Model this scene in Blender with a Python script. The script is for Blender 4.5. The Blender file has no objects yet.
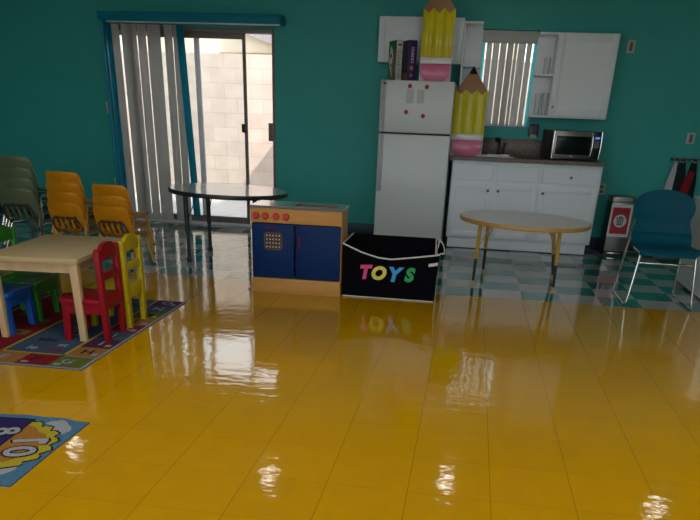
import bpy, bmesh, math, random
from mathutils import Vector, Matrix
random.seed(7)
SC = bpy.context.scene
COL = SC.collection
PI = math.pi
R = math.radians

# ------------------------------------------------------------------ materials
def new_mat(name):
    m = bpy.data.materials.new(name); m.use_nodes = True
    nt = m.node_tree
    return m, nt, nt.nodes['Principled BSDF'], nt.nodes['Material Output']

def mat(name, col, rough=.5, metal=0., var=.06, scale=30., coat=0., spec=.5, stretch=None, bump=0., emit=None, es=0.):
    m, nt, b, out = new_mat(name)
    N, L = nt.nodes, nt.links
    b.inputs['Roughness'].default_value = rough
    b.inputs['Metallic'].default_value = metal
    b.inputs['Specular IOR Level'].default_value = spec
    b.inputs['Coat Weight'].default_value = coat
    b.inputs['Coat Roughness'].default_value = .08
    c = (*col, 1)
    tc = N.new('ShaderNodeTexCoord'); mp = N.new('ShaderNodeMapping')
    L.new(tc.outputs['Object'], mp.inputs['Vector'])
    if stretch: mp.inputs['Scale'].default_value = stretch
    nz = N.new('ShaderNodeTexNoise'); nz.inputs['Scale'].default_value = scale; nz.inputs['Detail'].default_value = 4
    L.new(mp.outputs['Vector'], nz.inputs['Vector'])
    rp = N.new('ShaderNodeValToRGB')
    rp.color_ramp.elements[0].position = .3; rp.color_ramp.elements[1].position = .7
    rp.color_ramp.elements[0].color = tuple(max(0, x*(1-var)) for x in col)+(1,)
    rp.color_ramp.elements[1].color = tuple(min(1, x*(1+var)) for x in col)+(1,)
    L.new(nz.outputs['Fac'], rp.inputs['Fac']); L.new(rp.outputs['Color'], b.inputs['Base Color'])
    if bump:
        bp = N.new('ShaderNodeBump'); bp.inputs['Strength'].default_value = bump; bp.inputs['Distance'].default_value = .004
        L.new(nz.outputs['Fac'], bp.inputs['Height']); L.new(bp.outputs['Normal'], b.inputs['Normal'])
    if emit:
        b.inputs['Emission Color'].default_value = (*emit, 1); b.inputs['Emission Strength'].default_value = es
    return m

M = {}
M['wall'] = mat('teal_paint', (.048, .385, .35), .5, spec=.25, var=.03, scale=6, bump=.05)
M['white_wall'] = mat('white_paint', (.42, .42, .41), .6, var=.02)
M['base'] = mat('navy_vinyl', (.006, .035, .055), .4)
M['teal_trim'] = mat('teal_trim_paint', (.008, .30, .42), .4)
M['teal_dark'] = mat('dark_teal_paint', (.002, .21, .30), .5, spec=.15)
M['white'] = mat('white_cabinet_paint', (.85, .87, .91), .4, var=.02)
M['fridge'] = mat('white_enamel', (.72, .73, .73), .3, var=.015, scale=200, bump=.02)
M['gasket'] = mat('dark_gasket', (.03, .03, .035), .6)
M['trimgrey'] = mat('pale_grey_plastic', (.5, .5, .5), .4)
M['alu'] = mat('bronze_aluminium', (.20, .165, .15), .5, metal=.2)
M['alu_light'] = mat('glare_pale_aluminium', (.86, .80, .82), .5)  # base colour lightened to carry the glare on the door stile
M['black'] = mat('black_plastic', (.012, .012, .014), .35)
M['blackcloth'] = mat('black_felt', (.005, .005, .007), 1., var=.3, scale=160, spec=.0, bump=.2)
M['piping'] = mat('white_piping', (.62, .60, .57), .8)
M['chrome'] = mat('chrome', (.62, .60, .56), .18, metal=1., var=.02)
M['steel'] = mat('brushed_steel', (.30, .285, .265), .36, metal=.9, var=.15, scale=40, stretch=(1, 1, 14))
M['knob'] = mat('dark_nickel', (.22, .21, .2), .3, metal=.9)
M['gold_shell'] = mat('gold_plastic', (.60, .23, .006), .45, spec=.2, var=.12, scale=12)
M['gold_tube'] = mat('gold_enamel', (.55, .30, .07), .35)
M['green_shell'] = mat('sage_plastic', (.115, .15, .085), .42, var=.1, scale=12)
M['teal_shell'] = mat('deep_teal_plastic', (.001, .075, .118), .5, spec=.12, var=.06, scale=9)
M['red_paint'] = mat('red_paint', (.24, .003, .010), .4, var=.04, spec=.2)
M['yellow_paint'] = mat('yellow_paint', (.44, .33, .008), .4, var=.04, spec=.2)
M['green_paint'] = mat('green_paint', (.014, .16, .009), .4, var=.04)
M['blue_paint'] = mat('blue_paint', (.004, .075, .34), .4, var=.04)
M['wood'] = mat('birch', (.52, .35, .19), .4, var=.10, spec=.3, scale=14, stretch=(1, 1, .08))
M['wood_flat'] = mat('birch_ply', (.50, .245, .065), .45, spec=.2, var=.12, scale=16, stretch=(.08, 1, 1))
M['oak_edge'] = mat('oak_edge_band', (.50, .27, .075), .4, var=.12, scale=18)
M['tan_tube'] = mat('mustard_enamel', (.55, .33, .06), .35)
M['toptaupe'] = mat('taupe_laminate', (.66, .61, .54), .35, var=.05, scale=90, coat=.6)
M['topbeige'] = mat('beige_laminate', (.44, .325, .165), .42, var=.03, spec=.25, scale=90)
M['topgrey'] = mat('grey_laminate', (.20, .20, .19), .3, var=.12, scale=120, spec=.7, coat=1)
M['dkgreen_edge'] = mat('dark_green_edge', (.010, .022, .022), .4)
M['legdark'] = mat('dark_green_enamel', (.008, .022, .026), .35)
M['cabblue'] = mat('royal_blue_laminate', (.0015, .022, .105), .5, var=.04, spec=.15)
M['redknob'] = mat('red_plastic', (.55, .008, .02), .3)
M['dimred'] = mat('dim_red_handle', (.13, .004, .03), .4, spec=.2)
M['counter'] = mat('brown_granite_laminate', (.13, .085, .062), .4, var=.75, scale=85)
M['pink'] = mat('pink_card', (.70, .13, .28), .35, coat=.4, var=.03)
M['pencil_yellow'] = mat('pencil_yellow_card', (.66, .55, .002), .4, spec=.15, coat=.3, var=.03)
M['pencil_wood'] = mat('pencil_tan_card', (.36, .19, .095), .45, spec=.2, coat=.1, var=.04)
M['white_card'] = mat('white_card', (.72, .70, .69), .3, coat=.7, var=.02)
M['lead'] = mat('black_card', (.006, .006, .007), .6, spec=.1)
M['cream_plate'] = mat('ivory_plastic', (.50, .48, .42), .4)
M['box_green'] = mat('green_carton', (.01, .15, .055), .4, var=.5, scale=18)
M['box_food'] = mat('brown_food_print', (.25, .12, .03), .5, var=.7, scale=60)
M['box_white'] = mat('white_carton', (.55, .53, .50), .5)
M['box_navy'] = mat('dark_violet_carton', (.030, .016, .060), .45, var=.5, scale=30)
M['box_purple'] = mat('purple_carton', (.06, .012, .13), .4, var=.1)
M['box_olive'] = mat('olive_carton', (.22, .17, .03), .5)
M['red_print'] = mat('red_print', (.48, .015, .04), .5)
M['orange_print'] = mat('orange_print', (.55, .2, .03), .5)
M['ink'] = mat('grey_ink', (.12, .12, .12), .6)
M['white_print'] = mat('white_print', (.72, .70, .70), .5)
M['paper'] = mat('grey_paper', (.60, .59, .60), .8, var=.04)
M['darkglass'] = mat('dark_window', (.005, .005, .006), .2, spec=.25)
M['led'] = mat('blue_led', (.02, .03, .2), .4, emit=(.15, .25, 1), es=.8)
M['keypad'] = mat('grey_keypad', (.30, .30, .31), .5)
M['porcelain'] = mat('white_porcelain', (.8, .8, .79), .2)
M['dotcream'] = mat('cream_dots', (.7, .62, .5), .5)
M['brownhole'] = mat('dark_brown', (.05, .028, .012), .6)
M['t_pink'] = mat('pink_felt', (.72, .07, .22), .8); M['t_yel'] = mat('yellow_felt', (.75, .62, .10), .8)
M['t_blue'] = mat('sky_blue_felt', (.05, .33, .72), .8); M['t_grn'] = mat('green_felt', (.03, .36, .12), .8)
M['rug_edge'] = mat('slate_rug_binding', (.035, .042, .058), .95, scale=200, var=.3, spec=.1)
def rugm(n, c): return mat(n, c, .95, var=.28, scale=140, spec=.1)
M['r_red'] = rugm('rug_red', (0.1584, 0.00864, 0.0144)); M['r_blue'] = rugm('rug_slate_blue', (0.036, 0.0612, 0.1008))
M['r_ora'] = rugm('rug_ochre', (0.2376, 0.108, 0.0252)); M['r_grn'] = rugm('rug_olive', (0.0864, 0.1008, 0.0144))
M['r_pur'] = rugm('rug_plum', (0.054, 0.01584, 0.0468)); M['r_yel'] = rugm('rug_yellow_line', (0.3024, 0.216, 0.0216))
M['r_wht'] = rugm('rug_pale_print', (0.216, 0.2304, 0.2592)); M['r_blk'] = rugm('rug_black_print', (.012, .013, .017))
M['n_sky'] = rugm('rug_sky_blue', (0.055, 0.132, 0.209)); M['n_pur'] = rugm('rug_indigo', (0.022, 0.0154, 0.077))
M['n_ora'] = rugm('rug_orange', (0.275, 0.121, 0.022)); M['n_yel'] = rugm('rug_yellow', (0.341, 0.264, 0.0165))
M['n_wht'] = rugm('rug_white', (0.264, 0.264, 0.275))
M['towel'] = mat('white_cloth', (.55, .55, .58), .95, var=.05)
M['bagdark'] = mat('dark_cloth', (.012, .016, .018), .95)
M['clothred'] = mat('red_cloth', (.28, .008, .016), .9); M['clothpurple'] = mat('purple_cloth', (.05, .012, .09), .9)
M['clothgreen'] = mat('green_cloth', (.01, .10, .05), .9)
M['cable'] = mat('grey_tube', (.3, .3, .3), .5)
M['concrete'] = mat('patio_concrete', (.52, .48, .47), .9, var=.12, scale=9)
M['stucco'] = mat('cream_stucco', (.70, .62, .47), .9, var=.03)
M['fascia'] = mat('brown_fascia', (.30, .18, .12), .7)
M['lamp'] = mat('lamp_diffuser', (.9, .9, .9), .5, emit=(1, .92, .80), es=14)
M['panel'] = mat('fill_panel_diffuser', (.9, .9, .9), .5, emit=(.98, .99, 1), es=11.5)

def shingle():
    m, nt, b, out = new_mat('grey_shingles'); N, L = nt.nodes, nt.links
    tc = N.new('ShaderNodeTexCoord'); br = N.new('ShaderNodeTexBrick')
    br.inputs['Color1'].default_value = (.30, .27, .28, 1); br.inputs['Color2'].default_value = (.22, .20, .21, 1); br.inputs['Mortar'].default_value = (.16, .15, .15, 1)
    br.inputs['Scale'].default_value = 3.; br.inputs['Mortar Size'].default_value = .02
    L.new(tc.outputs['Object'], br.inputs['Vector']); L.new(br.outputs['Color'], b.inputs['Base Color']); b.inputs['Roughness'].default_value = .9
    return m
M['shingle'] = shingle()

def block_mat(name, axis):
    m, nt, b, out = new_mat(name); N, L = nt.nodes, nt.links
    tc = N.new('ShaderNodeTexCoord'); sx = N.new('ShaderNodeSeparateXYZ'); cx = N.new('ShaderNodeCombineXYZ')
    L.new(tc.outputs['Object'], sx.inputs[0]); L.new(sx.outputs[axis], cx.inputs[0]); L.new(sx.outputs['Z'], cx.inputs[1])
    br = N.new('ShaderNodeTexBrick'); br.offset = .5
    br.inputs['Scale'].default_value = 1.; br.inputs['Brick Width'].default_value = .4064; br.inputs['Row Height'].default_value = .2032
    br.inputs['Mortar Size'].default_value = .006; br.inputs['Mortar Smooth'].default_value = .3
    br.inputs['Color1'].default_value = (.60, .485, .415, 1); br.inputs['Color2'].default_value = (.54, .43, .365, 1); br.inputs['Mortar'].default_value = (.49, .39, .335, 1)
    L.new(cx.outputs[0], br.inputs['Vector'])
    nz = N.new('ShaderNodeTexNoise'); nz.inputs['Scale'].default_value = 3.5; nz.inputs['Detail'].default_value = 6; L.new(tc.outputs['Object'], nz.inputs['Vector'])
    mx = N.new('ShaderNodeMix'); mx.data_type = 'RGBA'; mx.blend_type = 'MULTIPLY'; mx.inputs[0].default_value = .3
    rp = N.new('ShaderNodeValToRGB'); rp.color_ramp.elements[0].position = .35; rp.color_ramp.elements[1].position = .65
    rp.color_ramp.elements[0].color = (.6, .55, .52, 1); L.new(nz.outputs['Fac'], rp.inputs['Fac'])
    L.new(br.outputs['Color'], mx.inputs[6]); L.new(rp.outputs['Color'], mx.inputs[7]); L.new(mx.outputs[2], b.inputs['Base Color'])
    b.inputs['Roughness'].default_value = .9
    bp = N.new('ShaderNodeBump'); bp.inputs['Strength'].default_value = .4; bp.inputs['Distance'].default_value = .006; bp.invert = True
    L.new(br.outputs['Fac'], bp.inputs['Height']); L.new(bp.outputs['Normal'], b.inputs['Normal'])
    return m
M['block'] = block_mat('tan_block', 'X'); M['block_side'] = block_mat('tan_block_side', 'Y')

def glass_mat():
    m, nt, b, out = new_mat('clear_glass'); N, L = nt.nodes, nt.links
    tr = N.new('ShaderNodeBsdfTransparent'); tr.inputs[0].default_value = (.93, .95, .95, 1)
    gl = N.new('ShaderNodeBsdfGlossy'); gl.inputs['Roughness'].default_value = .02
    fr = N.new('ShaderNodeFresnel'); fr.inputs['IOR'].default_value = 1.45
    mx = N.new('ShaderNodeMixShader'); L.new(fr.outputs[0], mx.inputs[0]); L.new(tr.outputs[0], mx.inputs[1]); L.new(gl.outputs[0], mx.inputs[2])
    L.new(mx.outputs[0], out.inputs[0]); N.remove(b); return m
M['glass'] = glass_mat()

def vane_mat(name, col, tl):
    m, nt, b, out = new_mat(name); N, L = nt.nodes, nt.links
    b.inputs['Base Color'].default_value = (*col, 1); b.inputs['Roughness'].default_value = .6
    t = N.new('ShaderNodeBsdfTranslucent'); t.inputs[0].default_value = (*col, 1)
    wv = N.new('ShaderNodeTexNoise'); wv.inputs['Scale'].default_value = 60; tc = N.new('ShaderNodeTexCoord'); L.new(tc.outputs['Object'], wv.inputs['Vector'])
    bp = N.new('ShaderNodeBump'); bp.inputs['Strength'].default_value = .08; bp.inputs['Distance'].default_value = .002; L.new(wv.outputs['Fac'], bp.inputs['Height']); L.new(bp.outputs['Normal'], b.inputs['Normal'])
    mx = N.new('ShaderNodeMixShader'); mx.inputs[0].default_value = tl
    L.new(b.outputs[0], mx.inputs[1]); L.new(t.outputs[0], mx.inputs[2]); L.new(mx.outputs[0], out.inputs[0]); return m
M['vane'] = vane_mat('grey_white_vane', (.56, .545, .525), .10)
M['vane_teal'] = vane_mat('teal_vane', (.006, .30, .42), .5)

M['edge_glow'] = vane_mat('cyan_edge_glow', (.22, .95, 1.0), .95)

def floor_mat(name, checker):
    m, nt, b, out = new_mat(name); N, L = nt.nodes, nt.links
    tc = N.new('ShaderNodeTexCoord'); sx = N.new('ShaderNodeSeparateXYZ'); L.new(tc.outputs['Object'], sx.inputs[0])
    def math_(op, a, bb=None, c=None):
        n = N.new('ShaderNodeMath'); n.operation = op
        for i, v in enumerate((a, bb, c)):
            if v is None: continue
            if isinstance(v, (int, float)): n.inputs[i].default_value = v
            else: L.new(v, n.inputs[i])
        return n.outputs[0]
    T = .3048
    u = math_('DIVIDE', sx.outputs['X'], T); v = math_('DIVIDE', sx.outputs['Y'], T)
    def seam(x, w):
        f = math_('FRACT', x); g = math_('ABSOLUTE', math_('SUBTRACT', f, .5)); return math_('GREATER_THAN', g, .5-w)
    line = math_('MAXIMUM', seam(u, .0045), math_('MULTIPLY', seam(v, .0045), .55))
    # soft mottling and small flecks
    nz = N.new('ShaderNodeTexNoise'); nz.inputs['Scale'].default_value = 7; nz.inputs['Detail'].default_value = 5; L.new(tc.outputs['Object'], nz.inputs['Vector'])
    fl = N.new('ShaderNodeTexNoise'); fl.inputs['Scale'].default_value = 75; fl.inputs['Detail'].default_value = 2; L.new(tc.outputs['Object'], fl.inputs['Vector'])
    wn = N.new('ShaderNodeTexWhiteNoise'); wn.noise_dimensions = '2D'
    cb = N.new('ShaderNodeCombineXYZ'); L.new(math_('FLOOR', u), cb.inputs[0]); L.new(math_('FLOOR', v), cb.inputs[1]); L.new(cb.outputs[0], wn.inputs['Vector'])
    tone = math_('ADD', .86, math_('ADD', math_('MULTIPLY', nz.outputs['Fac'], .16), math_('ADD', math_('MULTIPLY', fl.outputs['Fac'], .06), math_('MULTIPLY', wn.outputs['Value'], .05))))
    mix = N.new('ShaderNodeMix'); mix.data_type = 'RGBA'
    if checker:
        par = math_('MODULO', math_('ADD', math_('ADD', math_('FLOOR', u), math_('FLOOR', v)), 200), 2)
        mix.inputs[6].default_value = (.025, .20, .20, 1); mix.inputs[7].default_value = (.44, .43, .40, 1)
        L.new(par, mix.inputs[0]); 
    else:
        mix.inputs[6].default_value = (.52, .262, .0, 1); mix.inputs[7].default_value = (.52, .262, .0, 1)
    mu = N.new('ShaderNodeMix'); mu.data_type = 'RGBA'; mu.blend_type = 'MULTIPLY'; mu.inputs[0].default_value = 1
    L.new(mix.outputs[2], mu.inputs[6]); L.new(tone, mu.inputs[7])
    ln = N.new('ShaderNodeMix'); ln.data_type = 'RGBA'; ln.inputs[7].default_value = (.07, .035, .003, 1) if not checker else (.03, .06, .06, 1)
    L.new(math_('MULTIPLY', line, .62 if not checker else .4), ln.inputs[0]); L.new(mu.outputs[2], ln.inputs[6])
    L.new(ln.outputs[2], b.inputs['Base Color'])
    b.inputs['Roughness'].default_value = .42; b.inputs['Specular IOR Level'].default_value = .0
    b.inputs['Coat Weight'].default_value = 1; b.inputs['Coat Roughness'].default_value = .06; b.inputs['Coat IOR'].default_value = 1.95 if checker else 1.6
    mp = N.new('ShaderNodeMapping'); mp.inputs['Scale'].default_value = (5., 9., 1); L.new(tc.outputs['Object'], mp.inputs['Vector'])
    rn = N.new('ShaderNodeTexNoise'); rn.inputs['Scale'].default_value = 1.6; rn.inputs['Detail'].default_value = 3.; L.new(mp.outputs['Vector'], rn.inputs['Vector'])
    bp = N.new('ShaderNodeBump'); bp.inputs['Strength'].default_value = .27; bp.inputs['Distance'].default_value = .006
    L.new(rn.outputs['Fac'], bp.inputs['Height']); L.new(bp.outputs['Normal'], b.inputs['Coat Normal'])
    return m
M['floor_y'] = floor_mat('yellow_vinyl_tile', False); M['floor_c'] = floor_mat('checker_vinyl_tile', True)

# ------------------------------------------------------------------ mesh helpers
def setmi(faces, mi):
    for f in faces: f.material_index = mi
def box(bm, x0, x1, y0, y1, z0, z1, bev=0., mi=0, mtx=None, seg=2):
    vs = [bm.verts.new(p) for p in ((x0,y0,z0),(x1,y0,z0),(x1,y1,z0),(x0,y1,z0),(x0,y0,z1),(x1,y0,z1),(x1,y1,z1),(x0,y1,z1))]
    fs = [bm.faces.new([vs[i] for i in q]) for q in ((3,2,1,0),(4,5,6,7),(0,1,5,4),(1,2,6,5),(2,3,7,6),(3,0,4,7))]
    setmi(fs, mi)
    if mtx is not None:
        for v in vs: v.co = mtx @ v.co
    if bev:
        es = {e for f in fs for e in f.edges}
        r = bmesh.ops.bevel(bm, geom=list(es), offset=bev, segments=seg, profile=.5, affect='EDGES', clamp_overlap=True)
        setmi(r['faces'], mi)
    return bm
def prism(bm, poly, h0, h1, mtx=None, mi=0, bev=0.):
    """2-D polygon (counter-clockwise) in local xy, extruded along local z."""
    a = [bm.verts.new((x, y, h0)) for x, y in poly]; b = [bm.verts.new((x, y, h1)) for x, y in poly]
    n = len(poly)
    fs = [bm.faces.new(a[::-1]), bm.faces.new(b)] + [bm.faces.new((a[i], a[(i+1) % n], b[(i+1) % n], b[i])) for i in range(n)]
    setmi(fs, mi)
    if mtx is not None:
        for v in a+b: v.co = mtx @ v.co
    if bev:
        es = {e for f in fs[:2] for e in f.edges}
        r = bmesh.ops.bevel(bm, geom=list(es), offset=bev, segments=2, profile=.5, affect='EDGES', clamp_overlap=True); setmi(r['faces'], mi)
    return bm
XZ = Matrix(((1,0,0,0),(0,0,-1,0),(0,1,0,0),(0,0,0,1)))     # poly (x,z): extrude towards -y
YZ = Matrix(((0,0,1,0),(1,0,0,0),(0,1,0,0),(0,0,0,1)))      # poly (y,z): extrude towards +x
def smooth_path(pts, r, n=5, closed=False):
    """round the corners of a polyline"""
    P = [Vector(p) for p in pts]; out = []
    m = len(P)
    for i, p in enumerate(P):
        if not closed and i in (0, m-1): out.append(p); continue
        a = P[(i-1) % m]-p; b = P[(i+1) % m]-p
        d = min(r, a.length*.49, b.length*.49)
        p0 = p+a.normalized()*d; p1 = p+b.normalized()*d
        for k in range(n+1):
            t = k/n; out.append((1-t)**2*p0+2*t*(1-t)*p+t*t*p1)
    return out
def tube(bm, pts, r, seg=10, closed=False, mi=0, radii=None):
    P = [Vector(p) for p in pts]; n = len(P)
    def tan(i):
        if closed: return (P[(i+1) % n]-P[i-1]).normalized()
        return (P[min(i+1, n-1)]-P[max(i-1, 0)]).normalized()
    t = tan(0); up = Vector((0,0,1)) if abs(t.z) < .9 else Vector((1,0,0))
    u = t.cross(up).normalized(); rings = []
    for i in range(n):
        t = tan(i); u = (u-t*u.dot(t)).normalized(); w = t.cross(u)
        rr = radii[i] if radii else r
        rings.append([bm.verts.new(P[i]+(u*math.cos(2*PI*k/seg)+w*math.sin(2*PI*k/seg))*rr) for k in range(seg)])
    fs = []
    for i in range(n if closed else n-1):
        A, B = rings[i], rings[(i+1) % n]
        for k in range(seg): fs.append(bm.faces.new((A[k], A[(k+1) % seg], B[(k+1) % seg], B[k])))
    if not closed: fs += [bm.faces.new(rings[0][::-1]), bm.faces.new(rings[-1])]
    setmi(fs, mi); return bm
def lathe(bm, prof, c=(0,0,0), seg=32, mi=0, mtx=None):
    rings = []; allv = []
    for r, z in prof:
        if r < 1e-6: rings.append([bm.verts.new((c[0], c[1], c[2]+z))])
        else: rings.append([bm.verts.new((c[0]+r*math.cos(2*PI*k/seg), c[1]+r*math.sin(2*PI*k/seg), c[2]+z)) for k in range(seg)])
        allv += rings[-1]
    fs = []
    for A, B in zip(rings[:-1], rings[1:]):
        for k in range(seg):
            k2 = (k+1) % seg
            if len(A) == 1 and len(B) == 1: continue
            if len(A) == 1: fs.append(bm.faces.new((A[0], B[k2], B[k])))
            elif len(B) == 1: fs.append(bm.faces.new((A[k], A[k2], B[0])))
            else: fs.append(bm.faces.new((A[k], A[k2], B[k2], B[k])))
    setmi(fs, mi)
    if mtx is not None:
        for v in allv: v.co = mtx @ v.co
    return bm
def rrect(x0, x1, y0, y1, r, n=5):
    pts = []
    for cx, cy, a0 in ((x1-r, y1-r, 0), (x0+r, y1-r, 90), (x0+r, y0+r, 180), (x1-r, y0+r, 270)):
        for k in range(n+1):
            a = R(a0+90*k/n); pts.append((cx+r*math.cos(a), cy+r*math.sin(a)))
    return pts
def ball(bm, c, r, sx=1, sy=1, sz=1, mi=0, seg=14):
    res = bmesh.ops.create_uvsphere(bm, u_segments=seg, v_segments=seg//2+2, radius=r)
    for v in res['verts']: v.co = Vector((v.co.x*sx, v.co.y*sy, v.co.z*sz))+Vector(c)
    setmi({f for v in res['verts'] for f in v.link_faces}, mi); return bm
def text_into(bm, s, size, mtx, depth=.0015, bold=.0, shear=0., mi=0, align='CENTER'):
    cu = bpy.data.curves.new('lettering', 'FONT'); cu.body = s; cu.size = size; cu.extrude = depth/2; cu.offset = bold; cu.shear = shear
    cu.align_x = align; cu.align_y = 'CENTER'; cu.resolution_u = 4
    o = bpy.data.objects.new('lettering', cu); COL.objects.link(o)
    dg = bpy.context.evaluated_depsgraph_get(); me = bpy.data.meshes.new_from_object(o.evaluated_get(dg))
    me.transform(mtx); n0 = len(bm.faces); bm.from_mesh(me); bm.faces.ensure_lookup_table()
    for f in bm.faces[n0:]: f.material_index = mi
    bpy.data.objects.remove(o); bpy.data.curves.remove(cu); bpy.data.meshes.remove(me); return bm
def B(): return bmesh.new()
def obj(name, bm, mats, parent=None, smooth=38, label=None):
    bmesh.ops.recalc_face_normals(bm, faces=bm.faces[:])
    me = bpy.data.meshes.new(name); bm.to_mesh(me); bm.free()
    for m in (mats if isinstance(mats, (list, tuple)) else [mats]): me.materials.append(m)
    if smooth:
        for p in me.polygons: p.use_smooth = True
        me.set_sharp_from_angle(angle=R(smooth))
    o = bpy.data.objects.new(name, me); COL.objects.link(o)
    if parent is not None: o.parent = parent
    if label: o['label'] = label
    return o
def tag(o, label, cat, group=None, loc=None, rz=0):
    o['label'] = label; o['category'] = cat
    if group: o['group'] = group
    if loc is not None: o.location = loc; o.rotation_euler = (0, 0, rz)
    return o
def thing(name, label, cat, loc=(0,0,0), rz=0, group=None):
    o = bpy.data.objects.new(name, None); o.empty_display_size = .1; COL.objects.link(o)
    return tag(o, label, cat, group, loc, rz)
def struct(name, bm, mats, parent=None):
    o = obj(name, bm, mats, parent, smooth=30)
    if parent is None: o['kind'] = 'structure'
    return o
def dup(root, loc, rz=None, label=None, group=None):
    r = root.copy(); COL.objects.link(r); r.location = loc
    if rz is not None: r.rotation_euler = (0, 0, rz)
    if label: r['label'] = label
    if group: r['group'] = group
    for ch in list(root.children):
        c = ch.copy(); COL.objects.link(c); c.parent = r
        for g in ch.children:
            d = g.copy(); COL.objects.link(d); d.parent = c
    return r

# ------------------------------------------------------------------ room shell
XL, XR, YB, YF, H = -6.2, 3.0, 6.25, -3.2, 2.6
EDGE = 11*.3048
struct('floor', box(B(), XL, XR, YF, EDGE, -.05, 0), M['floor_y'])
o = struct('floor_checker', box(B(), XL, XR, EDGE, YB+.13, -.05, 0), M['floor_c']); o.name = 'floor.001'
DX0, DX1, DZ = -4.36, -2.435, 2.045
WX0, WX1, WZ0, WZ1 = -.235, .368, 1.19, 2.09
bm = B()
YW = YB+.13
for x0, x1, z0, z1 in ((XL, DX0, 0, H), (DX0, DX1, DZ, H), (DX1, WX0, 0, H), (WX0, WX1, 0, WZ0), (WX0, WX1, WZ1, H), (WX1, XR, 0, H)):
    box(bm, x0, x1, YB, YW, z0, z1)
struct('wall_back', bm, M['wall'])
struct('wall_left', box(B(), XL-.15, XL, YF, YW, 0, H), M['wall'])
struct('wall_right', box(B(), XR, XR+.15, YF, YW, 0, H), M['wall'])
bm = B()
FW = ((-5.6, -3.2), (-3.0, -.6), (-.4, 2.4)); FZ0, FZ1 = .25, 2.35
xs_ = [XL-.15]+[v for p in FW for v in p]+[XR+.15]
for a, b_ in zip(xs_[0::2], xs_[1::2]): box(bm, a, b_, YF-.15, YF, 0, H)
for a, b_ in FW: box(bm, a, b_, YF-.15, YF, 0, FZ0); box(bm, a, b_, YF-.15, YF, FZ1, H)
struct('wall_front', bm, M['wall'])
for k, (a, b_) in enumerate(FW):
    w = thing('window_%d' % (k+2), '', 'window'); del w['label'], w['category']; w['kind'] = 'structure'
    bm = B()
    for x0, x1, z0, z1 in ((a, a+.05, FZ0, FZ1), (b_-.05, b_, FZ0, FZ1), (a+.05, b_-.05, FZ1-.05, FZ1), (a+.05, b_-.05, FZ0, FZ0+.05), ((a+b_)/2-.025, (a+b_)/2+.025, FZ0+.05, FZ1-.05)):
        box(bm, x0, x1, YF-.11, YF-.06, z0, z1, .003)
    obj('window_frame', bm, M['alu_light'], w)
    obj('pane', box(B(), a+.05, b_-.05, YF-.088, YF-.082, FZ0+.05, FZ1-.05), M['glass'], w, smooth=0)
struct('sun_blocker', box(B(), XL-.5, XR+.5, YF-2.3, YF-.151, 2.62, 2.74), M['white_wall'])  # unseen slab added to keep direct sun out of the front windows
struct('forecourt', box(B(), -25, 25, -40, YF-.15, -.10, -.02), M['concrete'])
struct('ceiling', box(B(), XL-.15, XR+.15, YF-.15, YW, H, H+.12), M['white_wall'])
bm = B()
for x0, x1 in ((XL, -4.34), (DX1+.04, XR)): box(bm, x0, x1, YB-.008, YB, 0, .12, .003)
struct('baseboard_back', bm, M['base'])
# painted casing board at the blind's left end, and the painted box over the blind
struct('trim_1', box(B(), -4.335, -4.297, 6.06, YB, .005, 2.07, .003), M['teal_trim'])

# ---- sliding door
d = thing('door_1', '', 'door'); del d['label'], d['category']; d['kind'] = 'structure'
fy0, fy1 = 6.275, 6.37
bm = B()
box(bm, DX1-.028, DX1, fy0-.035, fy1, 0, DZ, .003); box(bm, DX0, DX0+.03, fy0, fy1, 0, DZ, .003); box(bm, DX0+.03, DX1-.028, fy0-.035, fy1, DZ-.04, DZ, .003)
obj('door_frame', bm, M['alu'], d)
bm = B(); box(bm, DX0, DX1, YB-.005, fy1, 0, .018, .003); box(bm, DX0, DX1, 6.298, 6.312, .018, .030); box(bm, DX0, DX1, 6.343, 6.357, .018, .030)
obj('sill_track', bm, M['alu_light'], d)
def leaf(x0, x1, y, mf, st, top, bot, name):
    f = B()
    box(f, x0, x0+st, y-.014, y+.014, .03, DZ-.035, .002); box(f, x1-st, x1, y-.014, y+.014, .03, DZ-.035, .002)
    box(f, x0+st, x1-st, y-.014, y+.014, DZ-.035-top, DZ-.035, .002); box(f, x0+st, x1-st, y-.014, y+.014, .03, .03+bot, .002)
    p = obj(name, f, mf, d)
    obj('pane', box(B(), x0+st, x1-st, y-.003, y+.003, .03+bot, DZ-.035-top), M['glass'], p, smooth=0)
    return p
leaf(DX0+.03, -3.318, 6.35, M['alu_light'], .062, .045, .06, 'fixed_panel')
p = leaf(-3.82, -2.775, 6.305, M['alu'], .035, .06, .07, 'sliding_panel')
obj('latch', box(B(), -2.835, -2.775, 6.262, 6.291, 1.03, 1.12, .006), M['black'], p)
bm = B(); box(bm, -2.51, DX1-.006, 6.225, 6.256, .955, 1.14, .004)
for k in range(5): ball(bm, (-2.487, 6.225, .985+.03*k), .004, mi=1, seg=8)
obj('strike_plate', bm, [M['alu'], M['black']], d)
# ---- window over the sink
w = thing('window_1', '', 'window'); del w['label'], w['category']; w['kind'] = 'structure'
bm = B()
for x0, x1, z0, z1 in ((WX0, WX0+.03, WZ0, WZ1), (WX1-.03, WX1, WZ0, WZ1), (WX0+.03, WX1-.03, WZ1-.03, WZ1), (WX0+.03, WX1-.03, WZ0, WZ0+.03), (.055, .08, WZ0+.03, WZ1-.03)):
    box(bm, x0, x1, 6.335, 6.375, z0, z1, .002)
obj('window_frame', bm, M['alu_light'], w)
obj('pane', box(B(), WX0+.03, WX1-.03, 6.352, 6.358, WZ0+.03, WZ1-.03), M['glass'], w, smooth=0)
bm = B(); box(bm, WX0-.001, WX0+.012, YB-.004, 6.335, WZ0, WZ1); box(bm, WX1-.012, WX1+.001, YB-.004, 6.335, WZ0, WZ1); box(bm, WX0+.012, WX1-.012, YB-.004, 6.335, WZ0-.001, WZ0+.012)
obj('window_reveal', bm, M['teal_trim'], w)

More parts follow.
